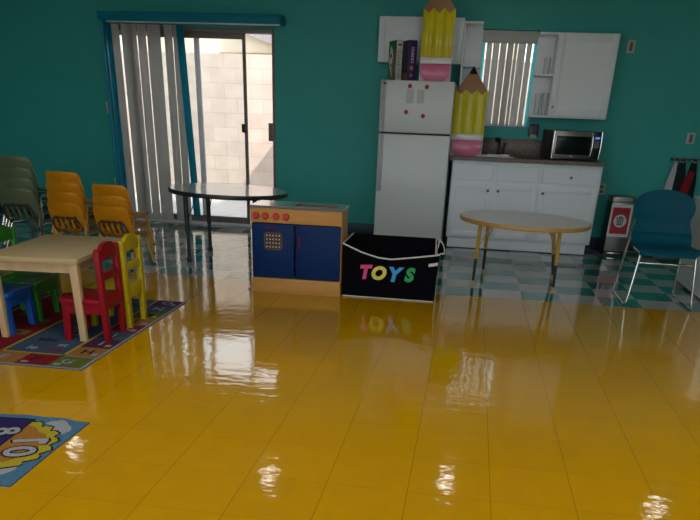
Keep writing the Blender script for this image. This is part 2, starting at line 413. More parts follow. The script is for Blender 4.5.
# ---- blinds
def vane(x0, x1, y, z0, z1, tilt=.0, lean=0., cup=.010, name='vane', m=None, parent=None):
    bm = B(); nu, nz = 5, 8; cx = (x0+x1)/2; hw = (x1-x0)/2
    g = []
    for k in range(nz+1):
        z = z1+(z0-z1)*k/nz; row = []
        for i in range(nu):
            u = -1+2*i/(nu-1); dx = lean*k/nz
            row.append(bm.verts.new((cx+dx+u*hw, y+tilt*u-cup*(1-u*u), z)))
        g.append(row)
    for k in range(nz):
        for i in range(nu-1): bm.faces.new((g[k][i], g[k+1][i], g[k+1][i+1], g[k][i+1]))
    bmesh.ops.solidify(bm, geom=bm.faces[:], thickness=.0012)
    return obj(name, bm, m or M['vane'], parent)
vb = thing('vertical_blind', 'long grey vertical blind drawn over left half of the sliding glass door', 'blind', (0,0,0))
obj('head_rail', box(B(), -4.27, -2.34, 6.09, 6.14, 2.066, 2.098, .004), M['alu_light'], vb)
for x0, x1, t in ((-4.236, -4.148, .012), (-4.106, -4.012, .030), (-4.062, -3.985, -.012), (-4.004, -3.946, .002), (-3.937, -3.837, .0), (-3.826, -3.672, .0), (-3.628, -3.537, .002), (-3.528, -3.445, .002)):
    vane(x0, x1, 6.12+(.03 if t < 0 else 0), .045, 2.05, tilt=t, parent=vb)
v = vane(-4.293, -4.222, 6.11, .045, 2.05, tilt=-.012, m=M['vane_teal'], parent=vb); v['label'] = 'bright teal vane at left end'
v = vane(-3.475, -3.395, 6.085, .10, 2.05, tilt=.006, lean=.075, m=M['vane_teal'], parent=vb); v['label'] = 'leaning teal vane'
bm = B(); box(bm, -4.345, -2.31, 6.04, YB-.001, 2.075, 2.16, .003)
va = tag(obj('valance', bm, M['teal_dark']), 'long teal painted valance box above the sliding door blind', 'valance')
wb = thing('window_blind', 'short grey vertical blind with glowing gaps covering the kitchen window', 'blind', (0,0,0))
obj('head_rail', box(B(), -.212, .339, 6.235, 6.30, 1.975, 2.078, .004), M['vane'], wb)
gaps = [-.172, -.107, -.033, .041, .113, .151, .237, .300]
for a, b_ in zip(gaps[:-1], gaps[1:]):
    if b_-a < .05: vane(a+.002, b_-.002, 6.30, 1.205, 1.985, tilt=.004, parent=wb)
    else: vane(a+.004, b_-.005, 6.29, 1.205, 1.985, tilt=.0, cup=.006, parent=wb)

for x0, x1 in ((-.210, -.184), (.310, .344)):  # added strips, coloured to stand in for the daylight glow at the edges
    v = vane(x0, x1, 6.275, 1.205, 1.985, cup=.002, m=M['edge_glow'], parent=wb); v['label'] = 'narrow cyan strip standing in for daylight at the blind edge'

# ------------------------------------------------------------------ outside
struct('patio', box(B(), -16, 14, YW, 30, -.10, -.02), M['concrete'])
YO = 9.4
bm = B(); box(bm, -14, 12, YO, YO+.2, -.02, 2.02)
bk = tag(obj('block_wall', bm, M['block']), 'sunlit tan concrete block wall across the patio beyond the glass door', 'wall')
bm = B(); box(bm, -2.25, -2.05, YW+.02, YO-.005, -.02, 2.03)  # unseen wall added to throw the slanted shadow across the patio
bk2 = tag(obj('shadow_wall', bm, M['block_side']), 'unseen block wall added right of the patio to cast the slanted shadow', 'wall')
nb = thing('neighbor_house', 'cream neighbor building with grey shingle roof rising behind the block wall', 'building', (-5.4, 14, -.02))
obj('house_wall', box(B(), -7, 6, 0, 6, 0, 3.4), M['stucco'], nb)
obj('fascia_board', box(B(), -.25, 6, -.05, 0, 2.26, 2.37, .01), M['fascia'], nb)
bm = B()
# a gabled lean-to roof in front of the wall, its eave dropping to the right
prism(bm, [(.10, 2.78), (1.25, 2.42), (3.2, 2.0), (3.2, 3.5), (.10, 3.5)], .10, .30, XZ)
obj('shingle_roof', bm, M['shingle'], nb)

# ------------------------------------------------------------------ kitchen cabinets
def shaker(x0, x1, z0, z1, y, t=.02, rail=.055, depth=.014):
    """door slab with a sunk centre panel, facing -y; front plane at y"""
    bm = B()
    box(bm, x0, x0+rail, y, y+t, z0, z1, .002); box(bm, x1-rail, x1, y, y+t, z0, z1, .002)
    box(bm, x0+rail, x1-rail, y, y+t, z0, z0+rail, .002); box(bm, x0+rail, x1-rail, y, y+t, z1-rail, z1, .002)
    box(bm, x0+rail-.002, x1-rail+.002, y+depth, y+t, z0+rail-.002, z1-rail+.002)
    return bm
def knob(x, y, z, r=.014):
    bm = B(); lathe(bm, [(0,0), (.006,0), (.006,.010), (r,.016), (r,.022), (r*.6,.027), (0,.028)], seg=16, mtx=Matrix.Translation((x, y, z)) @ Matrix.Rotation(R(90), 4, 'X')); return bm
cb = thing('base_cabinet', 'white base cabinet with three drawers and three doors under the speckled countertop', 'cabinet', (0,0,0))
bm = B(); box(bm, -.395, 1.11, 5.64, YB-.01, .115, .878, .002)
obj('cabinet_box', bm, M['white'], cb)
bm = B(); box(bm, -.376, 1.078, 5.68, 6.2, 0, .115); box(bm, -.376, 1.078, 5.675, 5.68, 0, .009, mi=1); obj('toe_kick', bm, [M['white'], M['brownhole']], cb)
for x0, x1, kx in ((-.385, .035, None), (.066, .495, None), (.515, 1.098, .812)):
    dr = obj('drawer_front', shaker(x0, x1, .695, .852, 5.62, rail=.018, depth=.009), M['white'], cb)
    if kx: obj('drawer_knob', knob(kx, 5.62, .762), M['knob'], dr)
for x0, x1, kx in ((-.388, .032, -.004), (.066, .495, .10), (.515, 1.098, .553)):
    dr = obj('cabinet_door', shaker(x0, x1, .128, .665, 5.62), M['white'], cb)
    obj('door_knob', knob(kx, 5.62, .600), M['knob'], dr)
bm = B()
sx0, sx1, sy0, sy1 = -.16, .24, 5.80, 6.12
for a in ((-.425, sx0, 5.59, YB-.002), (sx1, 1.118, 5.59, YB-.002), (sx0, sx1, 5.59, sy0), (sx0, sx1, sy1, YB-.002)):
    box(bm, a[0], a[1], a[2], a[3], .879, .914)
box(bm, -.425, 1.118, YB-.022, YB-.002, .914, 1.085, .003)
tag(obj('countertop', bm, M['counter']), 'speckled brown laminate countertop with backsplash on the white base cabinet', 'countertop')
sk = thing('kitchen_sink', 'pale steel sink set into the countertop below the window', 'sink', (0,0,0))
bm = B()
op = rrect(sx0-.025, sx1+.025, sy0-.025, sy1+.025, .05); ip = rrect(sx0+.01, sx1-.01, sy0+.01, sy1-.01, .05)
bp = rrect(sx0+.03, sx1-.03, sy0+.03, sy1-.03, .05)
rings = [[bm.verts.new((x, y, z)) for x, y in p] for p, z in ((op, .9145), (op, .921), (ip, .922), (bp, .78))]
for A, Bq in zip(rings[:-1], rings[1:]):
    n = len(A)
    for k in range(n): bm.faces.new((A[k], A[(k+1) % n], Bq[(k+1) % n], Bq[k]))
bm.faces.new(rings[-1]); obj('basin', bm, M['steel'], sk)
fa = thing('sink_faucet', 'dark faucet with side lever standing behind the kitchen sink', 'faucet', (.085, 6.175, .914))
bm = B(); prism(bm, rrect(-.12, .12, -.03, .03, .028), 0, .014, bev=.003); obj('base_plate', bm, M['porcelain'], fa)
bm = B(); tube(bm, smooth_path([(-.015, 0, .012), (-.015, 0, .13), (-.015, -.02, .165), (-.05, -.10, .17), (-.055, -.12, .14)], .04), .014, 12); obj('spout', bm, M['black'], fa)
bm = B(); tube(bm, [(.03, 0, .012), (.035, 0, .07), (.05, -.01, .13)], .012, 10, radii=[.017, .014, .011]); obj('lever', bm, M['black'], fa)

def glassware():
    m, nt, b, out = new_mat('cloudy_glassware'); N, L = nt.nodes, nt.links
    b.inputs['Base Color'].default_value = (.75, .78, .78, 1); b.inputs['Roughness'].default_value = .15
    tr = N.new('ShaderNodeBsdfTransparent'); lw = N.new('ShaderNodeLayerWeight'); lw.inputs[0].default_value = .35
    mx = N.new('ShaderNodeMixShader'); L.new(lw.outputs['Facing'], mx.inputs[0]); L.new(tr.outputs[0], mx.inputs[1]); L.new(b.outputs[0], mx.inputs[2]); L.new(mx.outputs[0], out.inputs[0]); return m
M['glassware'] = glassware()
def mug(name, label, x, y, z, h, r, grp=None):
    bm = B(); lathe(bm, [(0,.004), (r*.80,.004), (r*.86,.008), (r*.96,h), (r,h), (r*.90,0), (0,0)], seg=20)
    o = obj(name, bm, M['glassware']); return tag(o, label, 'glass', grp, (x, y, z))

uc = thing('wall_cabinet', 'white upper cabinet with one big door and open side shelves right of window', 'cabinet', (0,0,0))
bm = B()
y0, y1 = 5.97, YB-.002
box(bm, .342, .52, y0, y1, 2.030, 2.05); box(bm, .342, .52, y0, y1, 1.30, 1.318); box(bm, .342, .352, y1-.02, y1, 1.318, 2.03)
box(bm, .352, .52, y1-.012, y1, 1.318, 2.03); box(bm, .52, 1.104, y0, y1, 1.30, 2.05, .002)
obj('cabinet_box', bm, M['white'], uc)
obj('shelf', box(B(), .344, .52, y0+.004, y1-.013, 1.672, 1.69, .002), M['white'], uc)
dr = obj('cabinet_door', shaker(.528, 1.098, 1.315, 2.04, 5.95, rail=.06), M['white'], uc)
obj('door_knob', knob(.556, 5.95, 1.398, .012), M['knob'], dr)
mug('drinking_glass', 'tall clear glass on upper open shelf of the right wall cabinet', .455, 6.10, 1.691, .15, .034)
mug('drinking_glass', 'left clear glass on lower open shelf of the right wall cabinet', .412, 6.12, 1.319, .20, .036, 'glasses on lower shelf')
mug('drinking_glass', 'right clear glass on lower open shelf of the right wall cabinet', .485, 6.12, 1.319, .21, .034, 'glasses on lower shelf')
ul = thing('wall_cabinet', 'white two-door upper cabinet on the wall above the refrigerator', 'cabinet', (0,0,0))
obj('cabinet_box', box(B(), -1.266, -.412, 5.97, YB-.002, 1.755, 2.155, .002), M['white'], ul)
for x0, x1 in ((-1.258, -.845), (-.835, -.42)):
    obj('cabinet_door', shaker(x0, x1, 1.77, 2.145, 5.95, rail=.06), M['white'], ul)
us = thing('open_shelf', 'narrow white open shelf unit between refrigerator cabinet and kitchen window', 'shelf', (0,0,0))
bm = B(); box(bm, -.408, -.392, 5.97, YB-.002, 1.30, 2.128); box(bm, -.392, -.222, YB-.014, YB-.002, 1.30, 2.128)
obj('shelf_frame', bm, M['white'], us)
for z in (1.30, 1.735, 2.110): obj('shelf_board', box(B(), -.391, -.222, 5.97, YB-.015, z, z+.018, .002), M['white'], us)

# ------------------------------------------------------------------ fridge and what stands on it
fr = thing('refrigerator', 'white top-freezer refrigerator standing left of the base cabinet', 'refrigerator', (0,0,0))
obj('fridge_body', box(B(), -1.155, -.437, 5.525, 6.2, .02, 1.57, .006), M['fridge'], fr)
obj('kick_grille', box(B(), -1.14, -.45, 5.50, 5.53, .0, .09, .003), M['gasket'], fr)
bm = B(); box(bm, -1.15, -.442, 5.51, 5.526, .10, 1.56); obj('door_gasket', bm, M['gasket'], fr)
for n_, z0, z1, hz0, hz1 in (('freezer_door', 1.112, 1.572, 1.115, 1.568), ('fridge_door', .095, 1.097, .56, 1.09)):
    dd = obj(n_, box(B(), -1.157, -.435, 5.45, 5.51, z0, z1, .012, seg=3), M['fridge'], fr)
    bm = B(); box(bm, -1.148, -1.118, 5.425, 5.4505, hz0, hz1, .006); box(bm, -1.118, -1.102, 5.44, 5.4505, hz0, hz1, .003)
    obj('door_handle', bm, M['trimgrey'], dd)
bm = B(); box(bm, -1.127, -1.113, 5.446, 5.452, 1.535, 1.55, .002); 
bm2 = B(); box(bm2, -1.127, -1.10, 5.4225, 5.426, 1.532, 1.548, .001); bm.free()
obj('handle_screw_cap', bm2, M['gasket'], fr)
mg = None
for x, z, lb in ((-.868, 1.524, 'upper left red round magnet on freezer door'), (-.703, 1.521, 'upper right red round magnet on freezer door'), (-.891, 1.297, 'lower left red round magnet on freezer door'), (-.721, 1.268, 'lower right red round magnet on freezer door')):
    if mg is None:
        bm = B(); lathe(bm, [(0,0), (.020,0), (.020,.006), (.012,.010), (0,.011)], seg=18, mtx=Matrix.Rotation(R(90), 4, 'X'))
        mg = tag(obj('fridge_magnet', bm, M['redknob']), lb, 'magnet', 'red magnets on freezer door', (x, 5.4495, z))
    else: dup(mg, (x, 5.4495, z), label=lb)
for x0, x1, lb in ((-.90, -.826, 'left grey paper slip stuck on the freezer door'), (-.795, -.722, 'right grey paper slip stuck on the freezer door')):
    tag(obj('paper_slip', box(B(), 0, x1-x0, 0, .0012, 0, .118), M['paper']), lb, 'paper', 'paper slips on freezer door', (x0, 5.4485, 1.376))

# boxes of cereal: narrow spine faces the room, wide face turned left
def carton(name, label, loc, rz, w, dpt, h, mats, deco):
    t = thing(name, label, 'box', loc, rz)
    obj('carton', box(B(), 0, w, 0, dpt, 0, h, .003), mats, t)
    deco(t, w, dpt, h); return t
FRONT = Matrix(((1,0,0,0),(0,0,-1,0),(0,1,0,0),(0,0,0,1)))
LEFT = Matrix(((0,0,-1,0),(-1,0,0,0),(0,1,0,0),(0,0,0,1)))   # local x -> -y ; local y -> z ; normal -> -x
def deco_green(t, w, dpt, h):
    # wide left face: green ground, a white tapering shape and brown food print
    bm = B(); box(bm, -.0012, 0, .004, dpt-.004, .004, h-.004); obj('front_print', bm, M['box_green'], t, label='green printed face')
    bm = B(); prism(bm, [(-.075+dpt, .02), (-.02+dpt-.01, .02), (-.0+dpt-.145, .02+.22*h/.33), (dpt-.165, .17), (dpt-.17, .10), (dpt-.15, .03)][::1], .0012, .002, Matrix(((0,0,-1,0),(1,0,0,0),(0,1,0,0),(0,0,0,1))))
    obj('food_picture', bm, M['box_food'], t)
    bm = B(); pts = [(.045, .012), (.075, .012), (.11, .10), (.115, .18), (.10, .26), (.085, .30), (.12, .31), (.145, .27), (.16, .18), (.14, .09)]
    pts = [(.060, .010), (.078, .010), (.105, .10), (.085, .18), (.075, .225), (.10, .275), (.125, .305), (.15, .27), (.165, .19), (.15, .12), (.10, .05)]
    prism(bm, pts, .002, .003, Matrix(((0,0,-1,0),(1,0,0,0),(0,1,0,0),(0,0,0,1)))); obj('white_swoosh', bm, M['white_print'], t)
    obj('red_badge', ball(B(), (-.003, .125, .215), .022, .1, 1, .9), M['red_print'], t); obj('red_badge', ball(B(), (-.003, .118, .135), .018, .1, 1, .8), M['red_print'], t)
    bm = B(); box(bm, .006, w-.006, -.0014, 0, h-.062, h-.02, mi=1); 
    box(bm, .012, w-.012, -.002, -.0014, h-.052, h-.03, mi=0)
    for k in range(13): box(bm, .014, w-.014-.012*(k % 3), -.0014, 0, .03+.018*k, .036+.018*k, mi=2)
    obj('spine_print', bm, [M['red_print'], M['white_print'], M['ink']], t)
def deco_purple(t, w, dpt, h):
    bm = B(); box(bm, -.0012, 0, .003, dpt-.003, .003, h-.003); box(bm, -.002, -.0012, .02, dpt-.003, .004, .075, mi=1)
    for k in range(9): box(bm, -.002, -.0012, .03, dpt-.03-.01*(k % 3), .10+.02*k, .106+.02*k, mi=2)
    obj('side_print', bm, [M['box_navy'], M['box_olive'], M['ink']], t)
    bm = B(); text_into(bm, 'CRISPIX', .040, Matrix.Translation((w*.5, -.0014, h*.64)) @ FRONT @ Matrix.Rotation(R(90), 4, 'Z'), bold=.0008)
    obj('spine_lettering', bm, M['white_print'], t)
    bm = B(); ball(bm, (w*.45, 0, .115), .020, 1, .08, 1); obj('spine_picture', bm, M['orange_print'], t)
    bm = B(); ball(bm, (w*.45, 0, .052), .014, 1, .08, 1.1); obj('spine_seal', bm, M['pink'], t)
carton('cereal_box', 'green and white cereal box with red badge, left one on top of refrigerator', (-1.030, 5.555, 1.5705), R(30), .064, .19, .348, M['box_white'], deco_green)
carton('cereal_box', 'dark purple cereal box with white spine lettering, beside the pencil on refrigerator', (-.912, 5.565, 1.5705), R(28), .088, .165, .350, M['box_purple'], deco_purple)

# ------------------------------------------------------------------ giant paper pencils
def pencil(label, loc, seam, lean, W=.32):
    t = thing('giant_pencil', label, 'decoration', loc); t.rotation_euler = (lean, 0, 0)
    x0, x1 = -W/2, W/2; th = .035
    obj('backing_board', box(B(), x0-.004, x1+.004, 0, .012, 0, .60, .003), M['white_card'], t)
    n = 8; r = .075
    poly = [(x1-.004, .148), (x0+.004, .148)] + [(x0+.004+r-r*math.cos(R(90*k/n)), .006+r-r*math.sin(R(90*k/n))) for k in range(n+1)] + [(x1-.004-r+r*math.sin(R(90*k/n)), .006+r-r*math.cos(R(90*k/n))) for k in range(n+1)]
    obj('eraser', prism(B(), poly, -.0, th, XZ, bev=.006), M['pink'], t)
    obj('band', box(B(), x0-.002, x1+.002, -th-.003, 0, .148, .205, .004), M['white_card'], t)
    fw = W/3
    def facets(z0, z1, off, zig):
        bm = B()
        for k in range(3):
            a = x0+fw*k; b_ = a+fw; nn = 6
            # each facet slightly cupped, its upper end cut in a zigzag
            cols = []
            for i in range(nn+1):
                u = i/nn; x = a+(b_-a)*u
                yb = -th-off-.010*(1-(2*u-1)**2)
                zt = z1 if not zig else z1-.042*(1-abs(2*u-1))
                cols.append((bm.verts.new((x, yb, z0)), bm.verts.new((x, yb, zt)), bm.verts.new((x, 0, z0)), bm.verts.new((x, 0, zt))))
            for c, e in zip(cols[:-1], cols[1:]):
                bm.faces.new((c[0], e[0], e[1], c[1])); bm.faces.new((c[1], e[1], e[3], c[3])); bm.faces.new((c[2], c[3], e[3], e[2])); bm.faces.new((c[0], c[2], e[2], e[0]))
            bm.faces.new([cols[0][i] for i in (0, 1, 3, 2)]); bm.faces.new([cols[-1][i] for i in (0, 2, 3, 1)])
        return bm
    if seam:
        obj('yellow_body', facets(.205, .300, -.004, False), M['pencil_yellow'], t)
        obj('yellow_body', facets(.292, .605, .004, True), M['pencil_yellow'], t)
    else: obj('yellow_body', facets(.205, .605, 0, True), M['pencil_yellow'], t)
    bm = B(); prism(bm, [(x0+.006, .545), (x1-.006, .545), (x1-.004, .60), (.042, .745), (-.042, .745), (x0+.004, .60)], .003, th-.004, XZ, bev=.003)
    obj('sharpened_wood', bm, M['pencil_wood'], t)
    bm = B(); prism(bm, [(-.044, .743), (.044, .743), (.004, .812), (-.004, .812)], .001, th-.002, XZ, bev=.002); obj('pencil_lead', bm, M['lead'], t)
    return t
pencil('giant yellow pencil cutout with pink eraser standing on the refrigerator', (-.643, 5.535, 1.571), True, R(-1), .298)
pencil('giant yellow pencil cutout with black tip standing on the kitchen counter', (-.272, 5.765, .9145), False, R(-1))

# ------------------------------------------------------------------ microwave and dispenser
mw = thing('microwave_oven', 'stainless and black microwave oven at right end of the countertop', 'microwave', (.588, 5.715, .9145), R(11))
bm = B(); box(bm, .004, .496, .03, .40, .012, .275, .006); obj('oven_body', bm, M['black'], mw)
for x, y in ((.04, .06), (.46, .06), (.04, .33), (.46, .33)): obj('foot', lathe(B(), [(0,0), (.014,0), (.014,.013), (0,.013)], (x, y, 0), 12), M['black'], mw)
bm = B(); box(bm, 0, .415, .0, .03, .014, .272, .004); dr = obj('oven_door', bm, M['steel'], mw)
obj('door_window', box(B(), .035, .385, -.003, .001, .055, .225, .002), M['darkglass'], dr)
obj('logo_badge', prism(B(), rrect(.19, .225, .034, .044, .004), .0005, .002, XZ), M['alu_light'], dr)
bm = B(); tube(bm, smooth_path([(.392, 0, .03), (.392, -.03, .04), (.40, -.036, .14), (.392, -.03, .245), (.392, 0, .255)], .03), .011, 10); obj('door_handle', bm, M['chrome'], dr)
bm = B(); tube(bm, [(.008, -.004, .02), (.005, -.012, .145), (.008, -.004, .268)], .008, 8); obj('edge_strip', bm, M['chrome'], dr)
cp = obj('control_panel', box(B(), .416, .49, .0, .03, .014, .272, .003), M['black'], mw)
obj('clock_display', box(B(), .43, .475, -.002, .001, .205, .225), M['led'], cp)
bm = B()
for i in range(3):
    for j in range(4): box(bm, .430+.016*i, .443+.016*i, -.002, .001, .125+.016*j, .138+.016*j)
obj('keypad', bm, M['keypad'], cp)
bm = B(); tube(bm, [(.494, .0, .02), (.497, -.006, .145), (.494, .0, .27)], .007, 8); obj('edge_strip', bm, M['chrome'], mw)
sd = thing('soap_dispenser', 'dark wall soap dispenser between the kitchen window and the microwave', 'dispenser', (.365, YB-.001, 1.10))
obj('dispenser_body', box(B(), 0, .105, -.07, 0, .02, .135, .008), M['black'], sd)
obj('dispenser_spout', box(B(), .02, .085, -.075, -.02, 0, .035, .006), M['trimgrey'], sd)
obj('level_window', box(B(), .045, .06, -.0725, -.069, .05, .12, .002), M['gasket'], sd)

# ------------------------------------------------------------------ plates on the wall
def plate(label, x0, x1, z0, z1, kind):
    t = thing('wall_plate' if kind != 'outlet' else 'wall_outlet', label, 'outlet' if kind == 'outlet' else 'wall plate', (x0, YB-.0005, z0))
    w_, h_ = x1-x0, z1-z0
    obj('cover_plate', box(B(), 0, w_, -.007, 0, 0, h_, .003), M['cream_plate'], t)
    bm = B()
    if kind == 'outlet':
        for f in (.28, .70): box(bm, w_*.28, w_*.72, -.009, -.0068, h_*f-.016, h_*f+.016, .004)
        obj('socket', bm, M['ink'], t)
    elif kind == 'jack':
        box(bm, w_*.3, w_*.7, -.010, -.0068, h_*.15, h_*.85, .003); obj('jack_insert', bm, M['ink'], t)
    else:
        box(bm, w_*.4, w_*.6, -.016, -.0068, h_*.38, h_*.62, .003); obj('switch_toggle', bm, M['trimgrey'], t)
    return t
plate('light switch plate on teal wall left of the blind', -4.452, -4.378, 1.172, 1.292, 'switch')
plate('small pale plate above the light switch, half hidden by the teal casing', -4.385, -4.345, 1.412, 1.492, 'switch')
plate('white outlet low on the wall behind the gold chair stack', -4.448, -4.378, .365, .478, 'outlet')
plate('grey plate high on the wall right of the white wall cabinet', 1.228, 1.305, 1.912, 2.024, 'jack')
plate('grey plate on the wall above the hanging cloths at right', 1.995, 2.078, 1.105, 1.212, 'jack')
plate('grey outlet on the wall between base cabinet and trash can', 1.190, 1.275, .570, .682, 'outlet')

# ------------------------------------------------------------------ trash can
tc_ = thing('trash_can', 'slim black and stainless trash can with red sign beside the base cabinet', 'trash can', (1.285, 5.80, 0))
bm = B(); prism(bm, rrect(0, .235, .012, .285, .03), .012, .535, bev=.004); obj('can_body', bm, M['black'], tc_)
bm = B(); box(bm, .012, .225, .0, .014, .045, .535, .004); obj('front_panel', bm, M['steel'], tc_)
bm = B(); prism(bm, rrect(-.002, .237, -.004, .287, .03), .538, .588, bev=.008); obj('lid', bm, M['steel'], tc_)
bm = B(); prism(bm, rrect(-.004, .239, .0, .289, .03), 0, .022, bev=.003); obj('base_ring', bm, M['black'], tc_)
bm = B(); box(bm, .05, .185, -.02, .01, .018, .034, .004); obj('foot_pedal', bm, M['chrome'], tc_)
sg = obj('sign_sheet', box(B(), .008, .228, -.0016, -.0004, .195, .518), M['white_print'], tc_)
obj('red_field', box(B(), .030, .206, -.0024, -.0016, .225, .488), M['red_print'], sg)
bm = B(); lathe(bm, [(0,0), (.064,0), (.064,.0008), (0,.0008)], seg=32, mtx=Matrix.Translation((.118, -.0024, .355)) @ Matrix.Rotation(R(90), 4, 'X')); obj('white_disc', bm, M['white_print'], sg)
bm = B(); prism(bm, [(.083, .375), (.090, .312), (.146, .312), (.153, .375)], .0032, .004, XZ); box(bm, .077, .159, -.004, -.0032, .380, .392); box(bm, .104, .132, -.004, -.0032, .392, .402)
for x in (.100, .118, .136): box(bm, x-.003, x+.003, -.0046, -.004, .320, .370, mi=1)
obj('bin_symbol', bm, [M['ink'], M['white_print']], sg)
bm = B(); text_into(bm, 'TRASH', .045, Matrix.Translation((.118, -.0028, .457)) @ FRONT, depth=.0008, bold=.0006); obj('sign_lettering', bm, mat('dark_red_print', (.22, .005, .02), .6), sg)

# ------------------------------------------------------------------ round tables
def round_table(name, label, cx, cy, z, rad, th, mt, me, mleg, mlow, mfoot, feet, tops, tilt=(0,0), rl=.017):
    t = thing(name, label, 'table', (cx, cy, 0))
    tm = Matrix.Translation((0, 0, z)) @ Matrix.Rotation(tilt[0], 4, 'Y') @ Matrix.Rotation(tilt[1], 4, 'X')
    bm = B(); lathe(bm, [(0,0), (rad-.006,0), (rad-.004,-.002), (rad-.004,-th+.002), (0,-th+.002)], seg=96, mtx=tm); top = obj('tabletop', bm, mt, t)
    bm = B(); lathe(bm, [(rad-.0045,-.0002), (rad-.001,-.002), (rad+.002,-.010), (rad+.002,-th+.008), (rad-.002,-th), (rad-.0045,-th), (rad-.0045,-.0002)], seg=96, mtx=tm); obj('edge_band', bm, me, top, label='rounded edge band')
    for (fx, fy), (tx, ty) in zip(feet, tops):
        f = Vector((fx-cx, fy-cy, 0)); a = tm @ Vector((tx-cx, ty-cy, -th+.001))
        q = f.lerp(a, .44)
        lg = obj('leg', tube(B(), [q, a], rl, 14), mleg, t)
        obj('lower_tube', tube(B(), [f.lerp(a, .05), f.lerp(a, .47)], rl*.80, 12), mlow, lg)
        obj('foot_cap', tube(B(), [f, f.lerp(a, .075)], rl*1.08, 12), mfoot, lg)
        bm = B(); c = Vector((a.x*.72, a.y*.72, (tm @ Vector((a.x*.72, a.y*.72, -th))).z+.001)); tube(bm, [f.lerp(a, .60), c], .0045, 8); obj('brace', bm, mleg, lg)
        bm = B(); n0 = Matrix.Translation(a); box(bm, -.04, .04, -.04, .04, -.012, 0, .003, mtx=n0); obj('leg_bracket', bm, mleg, lg)
    return t
round_table('round_table', 'round wood-edged table with taupe top on the checkered kitchen floor', .285, 3.93, .536, .529, .033, M['toptaupe'], M['oak_edge'], M['tan_tube'], M['gasket'], M['topbeige'],
    [(-.085, 3.80), (.575, 3.745), (.005, 4.335), (.625, 4.30)], [(-.075, 3.70), (.548, 3.66), (.0, 4.22), (.555, 4.20)], tilt=(R(1.0), 0), rl=.0155)
round_table('round_table', 'round grey table with dark green legs in front of the sliding door', -2.345, 4.23, .612, .533, .036, M['topgrey'], M['dkgreen_edge'], M['legdark'], M['gasket'], M['legdark'],
    [(-2.64, 3.92), (-2.66, 4.54), (-2.02, 3.98), (-2.03, 4.55)], [(-2.64, 3.92), (-2.655, 4.53), (-2.03, 3.98), (-2.04, 4.53)], tilt=(R(1.3), 0), rl=.021)

# ------------------------------------------------------------------ play kitchen
st = thing('play_kitchen', 'wooden toy stove and sink unit with blue doors and red knobs', 'toy kitchen', (-1.767, 2.963, 0), R(1.8))
Wk, Dk = .682, .34
bm = B(); box(bm, 0, .016, .016, Dk, 0, .618, .002); box(bm, Wk-.016, Wk, .016, Dk, 0, .618, .002); box(bm, .016, Wk-.016, Dk-.012, Dk, 0, .618); box(bm, .016, Wk-.016, .03, Dk-.012, .106, .118)
obj('carcass', bm, M['wood_flat'], st)
obj('base_rail', box(B(), 0, Wk, 0, .016, 0, .112, .002), M['wood_flat'], st)
ct = obj('control_fascia', box(B(), 0, Wk, 0, .016, .515, .618, .002), M['wood_flat'], st)
for x in (.042, .112, .192, .268):
    bm = B(); lathe(bm, [(0,0), (.024,0), (.025,.012), (.020,.022), (0,.023)], seg=20, mtx=Matrix.Translation((x, 0, .563)) @ Matrix.Rotation(R(90), 4, 'X')); obj('burner_knob', bm, M['redknob'], ct)
bm = B(); hx0, hx1, hy0, hy1 = .315, .632, .075, .235
for a in ((-.006, hx0, -.008, Dk+.004), (hx1, Wk+.006, -.008, Dk+.004), (hx0, hx1, -.008, hy0), (hx0, hx1, hy1, Dk+.004)): box(bm, a[0], a[1], a[2], a[3], .619, .634)
obj('worktop', bm, [mat('speckled_grey_worktop', (.36, .36, .34), .3, var=.3, scale=150, coat=1)], st)
bm = B(); box(bm, -.007, Wk+.007, -.0095, -.0078, .619, .633); obj('worktop_edge', bm, M['ink'], st)
bm = B(); box(bm, hx0, hx1, hy0, hy1, .572, .580); box(bm, hx0, hx0+.006, hy0, hy1, .58, .633); box(bm, hx1-.006, hx1, hy0, hy1, .58, .633); box(bm, hx0+.006, hx1-.006, hy0, hy0+.006, .58, .633); box(bm, hx0+.006, hx1-.006, hy1-.006, hy1, .58, .633)
obj('sink_tub', bm, mat('brown_tub', (.16, .08, .03), .5), st)
bm = B(); box(bm, .008, .326, -.003, .014, .118, .510, .005); od = obj('oven_door', bm, M['cabblue'], st)
bm = B(); prism(bm, rrect(.100, .238, .322, .448, .022), .003, .0045, XZ, mi=0); prism(bm, rrect(.107, .231, .329, .441, .018), .0045, .0055, XZ, mi=1)
for i in range(5):
    for j in range(4): ball(bm, (.122+.0235*i, -.0058, .345+.027*j), .0055, 1, .3, 1, mi=2, seg=8)
obj('oven_window', bm, [mat('brown_frame', (.11, .05, .02), .5), M['brownhole'], M['dotcream']], od)
obj('door_handle', prism(B(), rrect(.120, .205, .474, .486, .005), .003, .016, XZ, bev=.003), M['dimred'], od)
sdoor = obj('cupboard_door', box(B(), .338, Wk-.006, -.003, .014, .118, .510, .005), M['cabblue'], st)
obj('door_handle', prism(B(), rrect(.362, .375, .340, .432, .006), .003, .016, XZ, bev=.003), M['dimred'], sdoor)
obj('door_stop', ball(B(), (.332, -.002, .502), .006), M['black'], st)

# ------------------------------------------------------------------ toy bin
tb = thing('toy_bin', 'black collapsed fabric toy bin lettered TOYS with white piping', 'toy bin', (-.728, 3.04, 0))
bx0, bx1 = -.350, .350; D = .33
tx0, tx1 = -.352, .372
